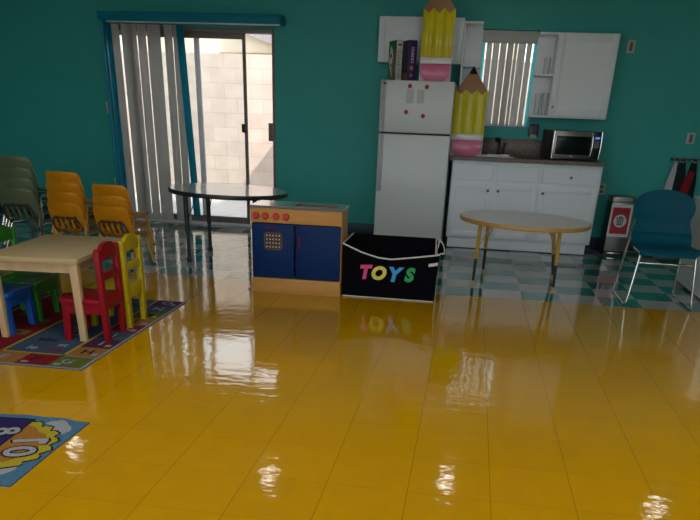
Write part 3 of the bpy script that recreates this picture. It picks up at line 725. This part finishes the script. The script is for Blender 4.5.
# rim: front edge sags in a shallow V
def zf(x):
    pts = [(-.352, .392), (-.20, .335), (-.075, .305), (.02, .300), (.20, .325), (.335, .345), (.372, .352)]
    for (a, za), (b_, zb) in zip(pts[:-1], pts[1:]):
        if x <= b_: t = (x-a)/(b_-a); return za+(zb-za)*t
    return pts[-1][1]
bm = B(); nx = 24
fro_b, fro_t, bk_b, bk_t = [], [], [], []
for i in range(nx+1):
    u = i/nx; xb = bx0+(bx1-bx0)*u; xt = tx0+(tx1-tx0)*u
    fro_b.append(bm.verts.new((xb, 0, .002))); fro_t.append(bm.verts.new((xt, -.012-.014*math.sin(PI*u), zf(xt))))
    bk_b.append(bm.verts.new((xb, D, .002))); bk_t.append(bm.verts.new((tx0+.025+(tx1-.045-tx0-.025)*u, D+.005, .418)))
for i in range(nx):
    bm.faces.new((fro_b[i], fro_b[i+1], fro_t[i+1], fro_t[i])); bm.faces.new((bk_b[i+1], bk_b[i], bk_t[i], bk_t[i+1])); bm.faces.new((fro_b[i+1], fro_b[i], bk_b[i], bk_b[i+1]))
bm.faces.new((fro_b[0], fro_t[0], bk_t[0], bk_b[0])); bm.faces.new((fro_b[-1], bk_b[-1], bk_t[-1], fro_t[-1]))
rim = [v.co.copy() for v in fro_t]+[v.co.copy() for v in bk_t[::-1]]
bot = [v.co.copy() for v in fro_b]
bmesh.ops.recalc_face_normals(bm, faces=bm.faces[:]); bmesh.ops.solidify(bm, geom=bm.faces[:], thickness=.006)
body = obj('bin_body', bm, M['blackcloth'], tb)
front = rim[:nx+1]
bm = B(); tube(bm, [p+Vector((0, -.002, .001)) for p in front], .0058, 8); tube(bm, [front[0], rim[-1]], .0058, 8); tube(bm, [front[-1]+Vector((-.03, 0, -.004)), rim[nx+1]+Vector((-.004, 0, 0))], .0058, 8)
obj('rim_piping', bm, M['piping'], tb)
obj('bottom_piping', tube(B(), [p+Vector((0, -.003, .003)) for p in bot], .004, 8), M['piping'], tb)
# side flap with piping at right
bm = B(); pl = [(.345, .10, .345), (.352, .20, .425), (.382, .17, .402), (.398, .12, .362), (.395, .06, .350)]
tube(bm, smooth_path(pl+[(.345, .06, .348)], .012), .0055, 8); obj('handle_piping', bm, M['piping'], tb)
bm = B(); vs = [bm.verts.new(p) for p in [(.345, .10, .345), (.352, .20, .425), (.382, .17, .402), (.398, .12, .362), (.395, .06, .350)]]; bm.faces.new(vs); bmesh.ops.solidify(bm, geom=bm.faces[:], thickness=.004); obj('side_flap', bm, M['blackcloth'], tb)
bm = B(); prism(bm, [(.295, .262), (.362, .276), (.364, .298), (.296, .284)], .014, .020, XZ); obj('handle_strap', bm, M['piping'], tb)
for ch, x, z, mm, lb, rot in (('T', -.918+.735, .190, 't_pink', 'pink letter T', 4), ('O', -.815+.735, .190, 't_yel', 'yellow letter O', -4), ('Y', -.698+.735, .186, 't_blue', 'blue letter Y', 0), ('S', -.582+.735, .190, 't_grn', 'green letter S', 0)):
    bm = B(); yy = -.0035-.012*z/.33-.010
    text_into(bm, ch, {'T': .132, 'O': .130, 'Y': .140, 'S': .132}[ch], Matrix.Translation((x, yy, z)) @ FRONT @ Matrix.Rotation(R(rot), 4, 'Z'), depth=.004, bold=.0075, shear=.22)
    obj('felt_letter', bm, M[mm], tb, label=lb)

# ------------------------------------------------------------------ stacking chairs
def stack_chair(name, label, s, msh, mtube, mfoot):
    t = thing(name, label, 'chair')
    prof = [(-.215,.500,.118), (-.213,.492,.142), (-.207,.470,.155), (-.196,.430,.160), (-.184,.390,.160), (-.168,.345,.158), (-.150,.305,.155), (-.132,.280,.152), (-.105,.262,.152), (-.05,.254,.158), (.03,.256,.165), (.10,.262,.165), (.145,.260,.158), (.172,.248,.135), (.180,.236,.115)]
    us = [-1, -.86, -.62, -.40, -.26, -.07, .07, .26, .40, .62, .86, 1]
    bm = B(); g = []
    for y, z, hw in prof:
        row = []
        for u in us:
            k = min(1, max(0, (z-.26)/.1)); yy = y+.030*u*u*k; zz = z+.010*u*u*(1-k)
            row.append(bm.verts.new((u*hw*s, yy*s, zz*s)))
        g.append(row)
    for i in range(len(prof)-1):
        for j in range(len(us)-1):
            if i in (4, 5, 6) and j in (2, 4, 6, 8): continue      # slots low in the back
            bm.faces.new((g[i][j], g[i+1][j], g[i+1][j+1], g[i][j+1]))
    bmesh.ops.recalc_face_normals(bm, faces=bm.faces[:])
    bmesh.ops.solidify(bm, geom=bm.faces[:], thickness=.006*s)
    obj('seat_shell', bm, msh, t)
    # hooped bar carrying the back, then four legs
    hoop = smooth_path([(-.125*s, -.10*s, .243*s), (-.13*s, -.158*s, .30*s), (-.11*s, -.186*s, .375*s), (.11*s, -.186*s, .375*s), (.13*s, -.158*s, .30*s), (.125*s, -.10*s, .243*s)], .03*s)
    obj('back_hoop', tube(B(), hoop, .0065*s, 8), M['gasket'], t, label='dark back hoop')
    for sg in (-1, 1):
        obj('seat_rail', tube(B(), [(sg*.125*s, -.10*s, .243*s), (sg*.128*s, .12*s, .243*s)], .008*s, 8), mtube, t)
        for (y0_, y1_) in ((.11, .172), (-.09, -.20)):
            path = smooth_path([(sg*.120*s, y0_*s*.8, .243*s), (sg*.134*s, y0_*s, .236*s), (sg*.158*s, y1_*s, .012)], .02*s)
            lg = obj('leg', tube(B(), path, 0.0115*s, 10), mtube, t)
            e = Vector((sg*.158*s, y1_*s, 0)); obj('foot_cap', tube(B(), [e, e+Vector((-sg*.002, 0, .022))], .012*s, 10), mfoot, lg)
    return t
ordw = ['lowest', 'second from bottom', 'third from bottom', 'topmost']
def stack(proto, loc, rz, n, rise, fwd, labels, group):
    f = Vector((-math.sin(rz), math.cos(rz), 0))
    for k in range(n):
        l = Vector(loc)+f*(fwd*k)+Vector((0, 0, rise*k))
        if k == 0 and proto.location.length < 1e-6:
            proto.location = l; proto.rotation_euler = (0, 0, rz); proto['label'] = labels[k]; proto['group'] = group
        else: dup(proto, l, rz, labels[k], group)
gold = stack_chair('stacking_chair', '', 1.03, M['gold_shell'], M['gold_tube'], M['black'])
stack(gold, (-3.075, 3.575, 0), R(-5), 3, .080, .012, ['lowest gold chair of the short stack beside the long blind', 'middle gold chair of the short stack beside the long blind', 'topmost gold chair of the short stack beside the long blind'], 'gold chairs in the short stack')
stack(gold, (-3.53, 3.66, 0), R(-5), 4, .077, .012, [w_+' gold chair of the tall stack beside the sage green stack' for w_ in ordw], 'gold chairs in the tall stack')
sage = stack_chair('stacking_chair', '', 1.18, M['green_shell'], M['chrome'], M['black'])
stack(sage, (-4.06, 3.84, 0), R(-5), 4, .082, .010, [w_+' sage green chair of the stack against left edge' for w_ in ordw], 'sage green stacked chairs')

# ------------------------------------------------------------------ sled-base teal chair
ch = thing('sled_chair', 'deep teal plastic chair with chrome sled base at right of the kitchen', 'chair', (1.33, 3.62, 0))
for sg_, rt in ((-1, 'l'), (1, 'r')):
    x = lambda a: sg_*a
    path = smooth_path([(x(.205), .19, .595), (x(.232), .29, .09), (x(.243), .315, .0105), (x(.247), -.235, .0105), (x(.235), -.235, .06), (x(.200), -.20, .398), (x(.195), .06, .398)], .035, 6)
    obj('side_frame', tube(B(), path, .0105, 12), M['chrome'], ch)
    bm = B(); box(bm, x(.245)-.014, x(.245)+.014, -.20, -.16, .0, .006, .002); box(bm, x(.242)-.014, x(.242)+.014, .22, .26, .0, .006, .002); obj('glide', bm, M['black'], ch)
obj('cross_bar', tube(B(), [(-.208, -.205, .325), (.208, -.205, .325)], .008, 10), M['chrome'], ch)
def sheet(rows, th, nu=16, bulge=.0):
    bm = B(); g = []
    for (y, z, hw, cup, zc) in rows:
        row = []
        for i in range(nu+1):
            u = -1+2*i/nu
            row.append(bm.verts.new((u*hw, y+cup*u*u, z+zc*u*u)))
        g.append(row)
    for i in range(len(rows)-1):
        for j in range(nu): bm.faces.new((g[i][j], g[i+1][j], g[i+1][j+1], g[i][j+1]))
    bmesh.ops.recalc_face_normals(bm, faces=bm.faces[:]); bmesh.ops.solidify(bm, geom=bm.faces[:], thickness=th); return bm
back = [(.262, .815, .075, 0, -.006), (.262, .808, .120, 0, -.012), (.258, .790, .170, -.004, -.014), (.252, .762, .205, -.012, -.012), (.244, .72, .228, -.02, -.004), (.236, .68, .234, -.024, 0), (.226, .64, .226, -.026, 0), (.216, .612, .210, -.026, 0), (.206, .590, .204, -.028, 0), (.196, .565, .210, -.028, 0), (.186, .53, .220, -.03, 0), (.176, .500, .226, -.03, 0),
        (.156, .490, .228, -.03, 0), (.148, .474, .229, -.03, 0), (.134, .450, .229, -.03, 0), (.112, .428, .226, -.02, .004), (.080, .416, .214, 0, .008), (0, .410, .222, 0, .010), (-.10, .412, .232, 0, .010), (-.19, .418, .236, 0, .006), (-.235, .412, .226, .012, .002), (-.258, .398, .200, .025, 0), (-.264, .385, .18, .03, 0)]
obj('seat_shell', sheet(back, .008), M['teal_shell'], ch)

# ------------------------------------------------------------------ hook rail and hangings, white cabinet
YR = YB-.004
hr = thing('hook_rail', 'dark wall rail with small metal hooks at right of the room', 'rail', (1.88, YR, .955))
obj('rail_bar', box(B(), 0, .9, -.016, 0, -.014, .012, .003), M['gasket'], hr)
hx = [.03, .09, .15, .21, .27, .33, .40]
for x in hx:
    obj('hook', tube(B(), smooth_path([(x, -.014, .03), (x, -.022, 0), (x, -.040, -.030), (x, -.055, -.018), (x, -.056, .0)], .012), .0045, 8), M['chrome'], hr)
def hanging(name, label, cat, poly, x, z, th, m, y=-.06, extra=None):
    o = obj(name, prism(B(), poly, 0, th, XZ, bev=min(.006, th*.3)), m)
    return tag(o, label, cat, None, (x, YR+y+th, z))
hanging('hand_towel', 'white cloth hanging in a long triangle from the left rail hook', 'cloth', [(-.075, -.36), (.045, -.37), (.035, -.20), (.012, -.02), (-.012, -.02), (-.05, -.20)], 1.93, .955, .022, M['towel'])
hanging('tote_bag', 'dark cloth bag hanging beside the white hanging cloth', 'bag', [(-.055, -.34), (.05, -.35), (.055, -.15), (.03, -.03), (-.03, -.03), (-.05, -.12)], 2.0, .955, .04, M['bagdark'], y=-.062)
hanging('hanging_cloth', 'red cloth draped in front of the dark hangings on the wall rail', 'cloth', [(-.05, -.34), (.035, -.36), (.05, -.22), (.06, -.12), (.01, -.10), (-.01, -.16), (-.045, -.24)], 2.075, .955, .03, M['clothred'], y=-.075)
hanging('hanging_cloth', 'dark cloth behind the red hanging cloth at the rail', 'cloth', [(-.06, -.40), (.075, -.42), (.06, -.20), (.03, -.03), (-.03, -.03), (-.05, -.22)], 2.12, .955, .02, M['bagdark'], y=-.035)
wc = thing('low_cabinet', 'low white cabinet at the right edge behind the teal chair', 'cabinet', (1.735, 3.45, 0))
obj('cabinet_box', box(B(), 0, .45, 0, 1.06, .02, .715, .004), M['white'], wc)
obj('cabinet_top', box(B(), -.012, .46, -.01, 1.072, .715, .735, .004), M['white'], wc)
obj('plinth', box(B(), .02, .43, .02, 1.04, 0, .02), M['gasket'], wc)

# ------------------------------------------------------------------ kids' table and chairs
KR = R(5.5)
kt = thing('kids_table', 'small light wood rectangular play table standing on the alphabet rug', 'table', (-2.60, 1.755, 0), KR)
tw, tl = .265, .395
bm = B(); prism(bm, rrect(-tw, tw, -tl, tl, .018), .448, .475, bev=.006); obj('tabletop', bm, [M['topbeige']], kt)
bm = B(); box(bm, -tw+.035, tw-.035, -tl+.02, -tl+.038, .395, .448); box(bm, -tw+.035, tw-.035, tl-.038, tl-.02, .395, .448); box(bm, -tw+.02, -tw+.038, -tl+.035, tl-.035, .395, .448); box(bm, tw-.038, tw-.02, -tl+.035, tl-.035, .395, .448)
obj('apron', bm, M['wood'], kt)
def taper_leg(x, y, z, w0, w1, dx=0., dy=0.):
    bm = B(); a = [bm.verts.new((x+dx+sx*w1/2, y+dy+sy*w1/2, 0)) for sx, sy in ((-1,-1),(1,-1),(1,1),(-1,1))]; b_ = [bm.verts.new((x+sx*w0/2, y+sy*w0/2, z)) for sx, sy in ((-1,-1),(1,-1),(1,1),(-1,1))]
    fs = [bm.faces.new(a[::-1]), bm.faces.new(b_)]+[bm.faces.new((a[i], a[(i+1) % 4], b_[(i+1) % 4], b_[i])) for i in range(4)]
    es = {e for f in fs[2:] for e in f.edges if abs(e.verts[0].co.z-e.verts[1].co.z) > .05}
    bmesh.ops.bevel(bm, geom=list(es), offset=.006, segments=2, profile=.5, affect='EDGES'); return bm
for sx in (-1, 1):
    for sy in (-1, 1): obj('leg', taper_leg(sx*(tw-.03), sy*(tl-.03), .449, .050, .038), M['wood'], kt)
def kid_chair(label, m, loc, rz, label_first=None):
    """faces local -x; origin on the floor under the middle of the seat"""
    t = thing('kids_chair', label, 'chair', loc, rz, "children's painted wooden chairs")
    hw = .150
    obj('seat', prism(B(), rrect(-.145, .112, -hw+.004, hw-.004, .02), .222, .248, bev=.006), m, t)
    bm = B(); box(bm, -.125, .10, -hw+.012, -hw+.028, .165, .222); box(bm, -.125, .10, hw-.028, hw-.012, .165, .222); box(bm, -.13, -.114, -hw+.028, hw-.028, .165, .222); obj('apron', bm, m, t)
    for s in (-1, 1):
        obj('leg', taper_leg(-.105, s*(hw-.032), .223, .048, .040, -.012, s*.004), m, t)
        # back leg runs up into the back post with a rounded head
        po = [(s*(hw-.038)-.021, 0), (s*(hw-.038)+.021, 0), (s*(hw-.028)+.024, .24), (s*(hw-.022)+.021, .50), (s*(hw-.022)+.015, .522), (s*(hw-.022), .530), (s*(hw-.022)-.015, .522), (s*(hw-.022)-.021, .50), (s*(hw-.028)-.024, .24)]
        obj('back_post', prism(B(), po, .100, .132, YZ, bev=.004), m, t)
    iw = hw-.042
    cr = [(-iw, .462), (iw, .462), (iw, .518)]+[(iw*math.cos(PI*k/12)*.86, .520+.034*math.sin(PI*k/12)) for k in range(13)]+[(-iw, .518)]
    obj('crest_rail', prism(B(), cr, .104, .128, YZ, bev=.003), m, t)
    obj('mid_rail', prism(B(), [(-iw, .352), (iw, .352), (iw, .392), (-iw, .392)], .104, .128, YZ, bev=.003), m, t)
    obj('lower_rail', prism(B(), [(-iw-.01, .185), (iw+.01, .185), (iw+.01, .262), (-iw-.01, .262)], .104, .128, YZ, bev=.003), m, t)
    return t
kid_chair('red wooden child chair at near right corner of the play table', M['red_paint'], (-2.318, 1.548, 0), R(4))
kid_chair('yellow wooden child chair behind the red one at the play table', M['yellow_paint'], (-2.322, 1.858, 0), R(3))
kid_chair('blue wooden child chair at near left side of the play table', M['blue_paint'], (-2.915, 1.535, 0), R(182))
kid_chair('green wooden child chair behind the blue one at the play table', M['green_paint'], (-2.925, 1.850, 0), R(183))

# ------------------------------------------------------------------ rugs (pattern lies in the rug's own mesh)
def flat(bm, poly, z, mi):
    f = bm.faces.new([bm.verts.new((x, y, z)) for x, y in poly]); f.material_index = mi
    if f.normal.z < 0 or sum((poly[i][0]*poly[(i+1) % len(poly)][1]-poly[(i+1) % len(poly)][0]*poly[i][1]) for i in range(len(poly))) < 0: f.normal_flip()
    return f
mats = [M[k] for k in ('rug_edge', 'r_red', 'r_blue', 'r_ora', 'r_grn', 'r_pur', 'r_yel', 'r_wht', 'r_blk')]
bm = B(); rx0, rx1, ry0, ry1 = -1.45, 0, 0, 1.545
box(bm, rx0, rx1, ry0, ry1, 0, .006, .002)
def rc(x0, x1, y0, y1, z, mi): flat(bm, [(x0, y0), (x1, y0), (x1, y1), (x0, y1)], z, mi)
zl = .0064
order = [3, 1, 4, 3, 5, 2, 1, 3, 4, 2, 5]
def glyph(c, cx, cy, size, mi, rot=0): text_into(bm, c, size, Matrix.Translation((cx, cy, .0073)) @ Matrix.Rotation(rot, 4, 'Z'), depth=.0004, bold=.002, mi=mi)
# bottom border squares, then the right border squares
xs = [-.02-.186*k for k in range(8)]
for k in range(7):
    mi = [4, 1, 3, 2, 5, 4, 1][k]; rc(xs[k+1], xs[k], .018, .192, zl, mi)
    glyph('ABCDEFG'[::-1][k], (xs[k]+xs[k+1])/2-.02, .105, .10, 8 if k % 2 else 7); rc(xs[k+1]+.02, xs[k+1]+.06, .04, .07, .0072, 7)
ys = [.200+.168*k for k in range(9)]
for k in range(8):
    mi = [3, 5, 2, 1, 3, 4, 2, 5][k]; rc(-.198, -.018, ys[k], min(ys[k+1], 1.527), zl, mi)
    glyph('HIJKLMNO'[k], -.11, ys[k]+.085, .10, 8 if mi in (3, 4) else 7); rc(-.07, -.035, ys[k]+.03, ys[k]+.07, .0072, [7, 6, 4, 7][k % 4])
for a in ((rx0+.02, -.198, .192, .210), (-.216, -.198, .192, 1.53), (-.580, -.562, .192, 1.53), (-1.0, -.985, .192, 1.53)): rc(*a, .0066, 6)
rc(-.562, -.216, .210, 1.527, zl, 2); rc(-.985, -.580, .210, 1.527, zl, 1); rc(rx0+.02, -1.0, .210, 1.527, zl, 2)
for (x, y, c, mi, s) in ((-.30, .275, 'OY', 1, .07), (-.44, .29, 'ie', 7, .09), (-.30, .37, 'st', 7, .08), (-.43, .45, 'abc', 8, .09), (-.35, .60, 'U', 7, .12), (-.45, .80, 'x7', 8, .10), (-.35, 1.0, 'e', 7, .1), (-.45, 1.2, 'q', 7, .1), (-.3, 1.35, 'w', 8, .1)): glyph(c, x, y, s, mi)
for x, y in ((-.68, .55), (-.70, .80), (-.66, 1.05), (-.85, .4), (-.85, .95)): rc(x-.06, x+.06, y-.045, y+.045, .0068, 4); glyph('n', x, y, .07, 8)
tag(obj('alphabet_rug', bm, mats, smooth=0), 'multicolored alphabet play rug with squares border under the small table', 'rug', None, (-2.093, .932, 0), R(.8))

mats = [M[k] for k in ('n_sky', 'n_pur', 'n_ora', 'n_yel', 'n_wht', 'r_blk')]
bm = B(); OX, OY = -1.70, 0
edge = [(-1.712, -.290), (-1.722, .020), (-1.720, .306), (-1.785, .308), (-1.848, .326), (-1.93, .318), (-2.015, .322), (-2.139, .303), (-2.45, .31), (-2.75, .30), (-2.75, -.295), (-2.3, -.292)]
prism(bm, edge, 0, .006, mi=0)
star = [(-1.955, .258), (-1.944, .250), (-1.926, .262), (-1.904, .250), (-1.888, .212), (-1.870, .228), (-1.843, .223), (-1.832, .182), (-1.812, .188), (-1.785, .171), (-1.788, .131), (-1.768, .126), (-1.749, .101), (-1.764, .052), (-1.744, .040), (-1.732, .015), (-1.760, -.026), (-1.744, -.044), (-1.740, -.067), (-1.782, -.106), (-1.772, -.120), (-1.776, -.137), (-1.815, -.160), (-1.832, -.175), (-1.86, -.19), (-1.90, -.21), (-1.96, -.20), (-2.02, -.21), (-2.02, .25)]
def grow(poly, d):
    c = Vector((-1.93, .03)); return [tuple(c+(Vector(p)-c)*(1+d/((Vector(p)-c).length+1e-6))) for p in poly]
flat(bm, grow(star, .010), .0064, 5); flat(bm, star, .0068, 3)
flat(bm, [(-1.94, .215), (-1.905, .20), (-1.870, .165), (-1.835, .150), (-1.806, .118), (-1.80, .06), (-1.79, 0), (-1.81, -.06), (-1.835, -.11), (-1.88, -.145), (-2.0, -.15), (-2.0, .215)], .0071, 2)
flat(bm, [(-1.955, .285), (-1.940, .0), (-1.965, -.12), (-2.45, -.12), (-2.45, .262), (-2.1, .272)], .0074, 5)
flat(bm, [(-1.963, .275), (-1.948, .004), (-1.972, -.11), (-2.44, -.11), (-2.44, .255), (-2.1, .263)], .0077, 1)
for cl, z in (([(-1.895, .250), (-1.882, .285), (-1.858, .290), (-1.845, .306), (-1.815, .290), (-1.795, .265), (-1.768, .245), (-1.752, .205), (-1.768, .165), (-1.79, .178), (-1.80, .20), (-1.838, .195), (-1.845, .235)], .0062), ([(-1.90, -.215), (-1.83, -.185), (-1.775, -.145), (-1.768, -.170), (-1.79, -.215), (-1.86, -.235)], .0062)): flat(bm, cl, z, 4)
def num(c, x, y, size, rot, wx=1., z=.0082):
    m4 = Matrix.Translation((x, y, z)) @ Matrix.Rotation(R(rot), 4, 'Z') @ Matrix.Scale(wx, 4, (1, 0, 0))
    text_into(bm, c, size, m4, depth=.0004, bold=.012, mi=5); m4 = Matrix.Translation((x, y, z+.0005)) @ Matrix.Rotation(R(rot), 4, 'Z') @ Matrix.Scale(wx, 4, (1, 0, 0)); text_into(bm, c, size, m4, depth=.0004, bold=.004, mi=4)
one = [(-1.927, .066), (-1.912, .040), (-1.822, .076), (-1.802, .052), (-1.780, .056), (-1.786, .095), (-1.797, .112)]
def grow1(p, d):
    c = Vector((-1.85, .075)); return [tuple(Vector(q)+(Vector(q)-c).normalized()*d) for q in p]
flat(bm, grow1(one, .009), .0082, 5); flat(bm, one, .0087, 4)
num('0', -1.845, -.030, .165, -66, 1.15); num('8', -2.005, .135, .14, -66, 1.1)
for v in bm.verts: v.co.x -= OX; v.co.y -= OY
tag(obj('number_rug', bm, mats, smooth=0), 'sky blue number rug with yellow starburst and white 10 at left foreground', 'rug', None, (OX, OY, 0))

# ------------------------------------------------------------------ round ceiling lamps (seen only as floor reflections) and added fill panels
def downlight(x, y, lb):
    t = thing('ceiling_light', lb, 'ceiling light', (x, y, H), 0, 'round ceiling lights along the back of the room')
    bm = B(); lathe(bm, [(.085, -.001), (.105, -.001), (.110, -.010), (.095, -.022), (.085, -.022), (.085, -.001)], seg=28); obj('trim_ring', bm, M['white'], t)
    bm = B(); lathe(bm, [(0, -.012), (.084, -.012)], seg=28); obj('diffuser', bm, M['lamp'], t); return t
for x, y, w_ in ((-4.70, 4.95, 'far left'), (-2.18, 4.80, 'centre left'), (-.11, 5.15, 'centre right'), (2.23, 4.95, 'far right')): downlight(x, y, w_+' round ceiling light of the row nearest the back wall')
def panel(x, y, lb):  # fill light added to brighten the room, not a known fixture
    t = thing('fill_panel', lb, 'ceiling light', (x, y, H), 0, 'added fill panels behind the viewer')
    bm = B()
    for a in ((-.62, -.59, -.31, .31), (.59, .62, -.31, .31), (-.59, .59, -.31, -.28), (-.59, .59, .28, .31)): box(bm, *a, -.05, -.001)
    obj('panel_frame', bm, M['white'], t)
    bm = B(); vs = [bm.verts.new(p) for p in ((-.59, -.28, -.03), (.59, -.28, -.03), (.59, .28, -.03), (-.59, .28, -.03))]; bm.faces.new(vs[::-1]); obj('diffuser', bm, M['panel'], t)
for i, x in enumerate((-1.5, 1.8)):
    for j, y in enumerate((.4, -1.9)):
        panel(x, y, ('left ', 'right ')[i]+'added ceiling fill panel of the '+('nearer', 'farther')[j]+' row behind the viewer')

# ------------------------------------------------------------------ light from outside
sun = bpy.data.lights.new('sun', 'SUN'); sun.energy = 4.5; sun.angle = R(.6); sun.color = (1, .94, .86)
so = bpy.data.objects.new('sun', sun); COL.objects.link(so)
so.rotation_euler = Vector((-1.0, .95, -1.17)).to_track_quat('-Z', 'Y').to_euler()
wd = bpy.data.worlds.new('sky'); SC.world = wd; wd.use_nodes = True
nt = wd.node_tree; bg = nt.nodes['Background']
sky = nt.nodes.new('ShaderNodeTexSky'); sky.sky_type = 'HOSEK_WILKIE'; sky.turbidity = 3.5; sky.sun_direction = Vector((1.0, -.95, 1.17)).normalized()
mx = nt.nodes.new('ShaderNodeMix'); mx.data_type = 'RGBA'; mx.inputs[0].default_value = .75; mx.inputs[7].default_value = (.92, .96, 1, 1)
nt.links.new(sky.outputs[0], mx.inputs[6]); nt.links.new(mx.outputs[2], bg.inputs['Color']); bg.inputs['Strength'].default_value = 3.7

# ------------------------------------------------------------------ camera
yaw, pitch, roll = -.1439, .4642, .0395
f = Vector((math.sin(yaw)*math.cos(pitch), math.cos(yaw)*math.cos(pitch), -math.sin(pitch)))
r = Vector((math.cos(yaw), -math.sin(yaw), 0)); u = r.cross(f)
r2 = r*math.cos(roll)+u*math.sin(roll); u2 = -r*math.sin(roll)+u*math.cos(roll)
cam = bpy.data.cameras.new('camera'); co = bpy.data.objects.new('camera', cam); COL.objects.link(co)
mw4 = Matrix((r2, u2, -f)).transposed().to_4x4(); mw4.translation = (-.1924, -2.2786, 1.235); co.matrix_world = mw4
cam.sensor_width = 36; cam.sensor_fit = 'HORIZONTAL'; cam.lens = 36*696.78/700; cam.shift_y = (466-260)/700; cam.clip_start = .05
SC.camera = co

SC.view_settings.view_transform = 'Standard'; SC.view_settings.look = 'None'; SC.view_settings.gamma = 1; SC.view_settings.exposure = 0
SC.cycles.use_denoising = True; SC.cycles.max_bounces = 10; SC.cycles.diffuse_bounces = 5; SC.cycles.transparent_max_bounces = 12; SC.cycles.sample_clamp_indirect = 6
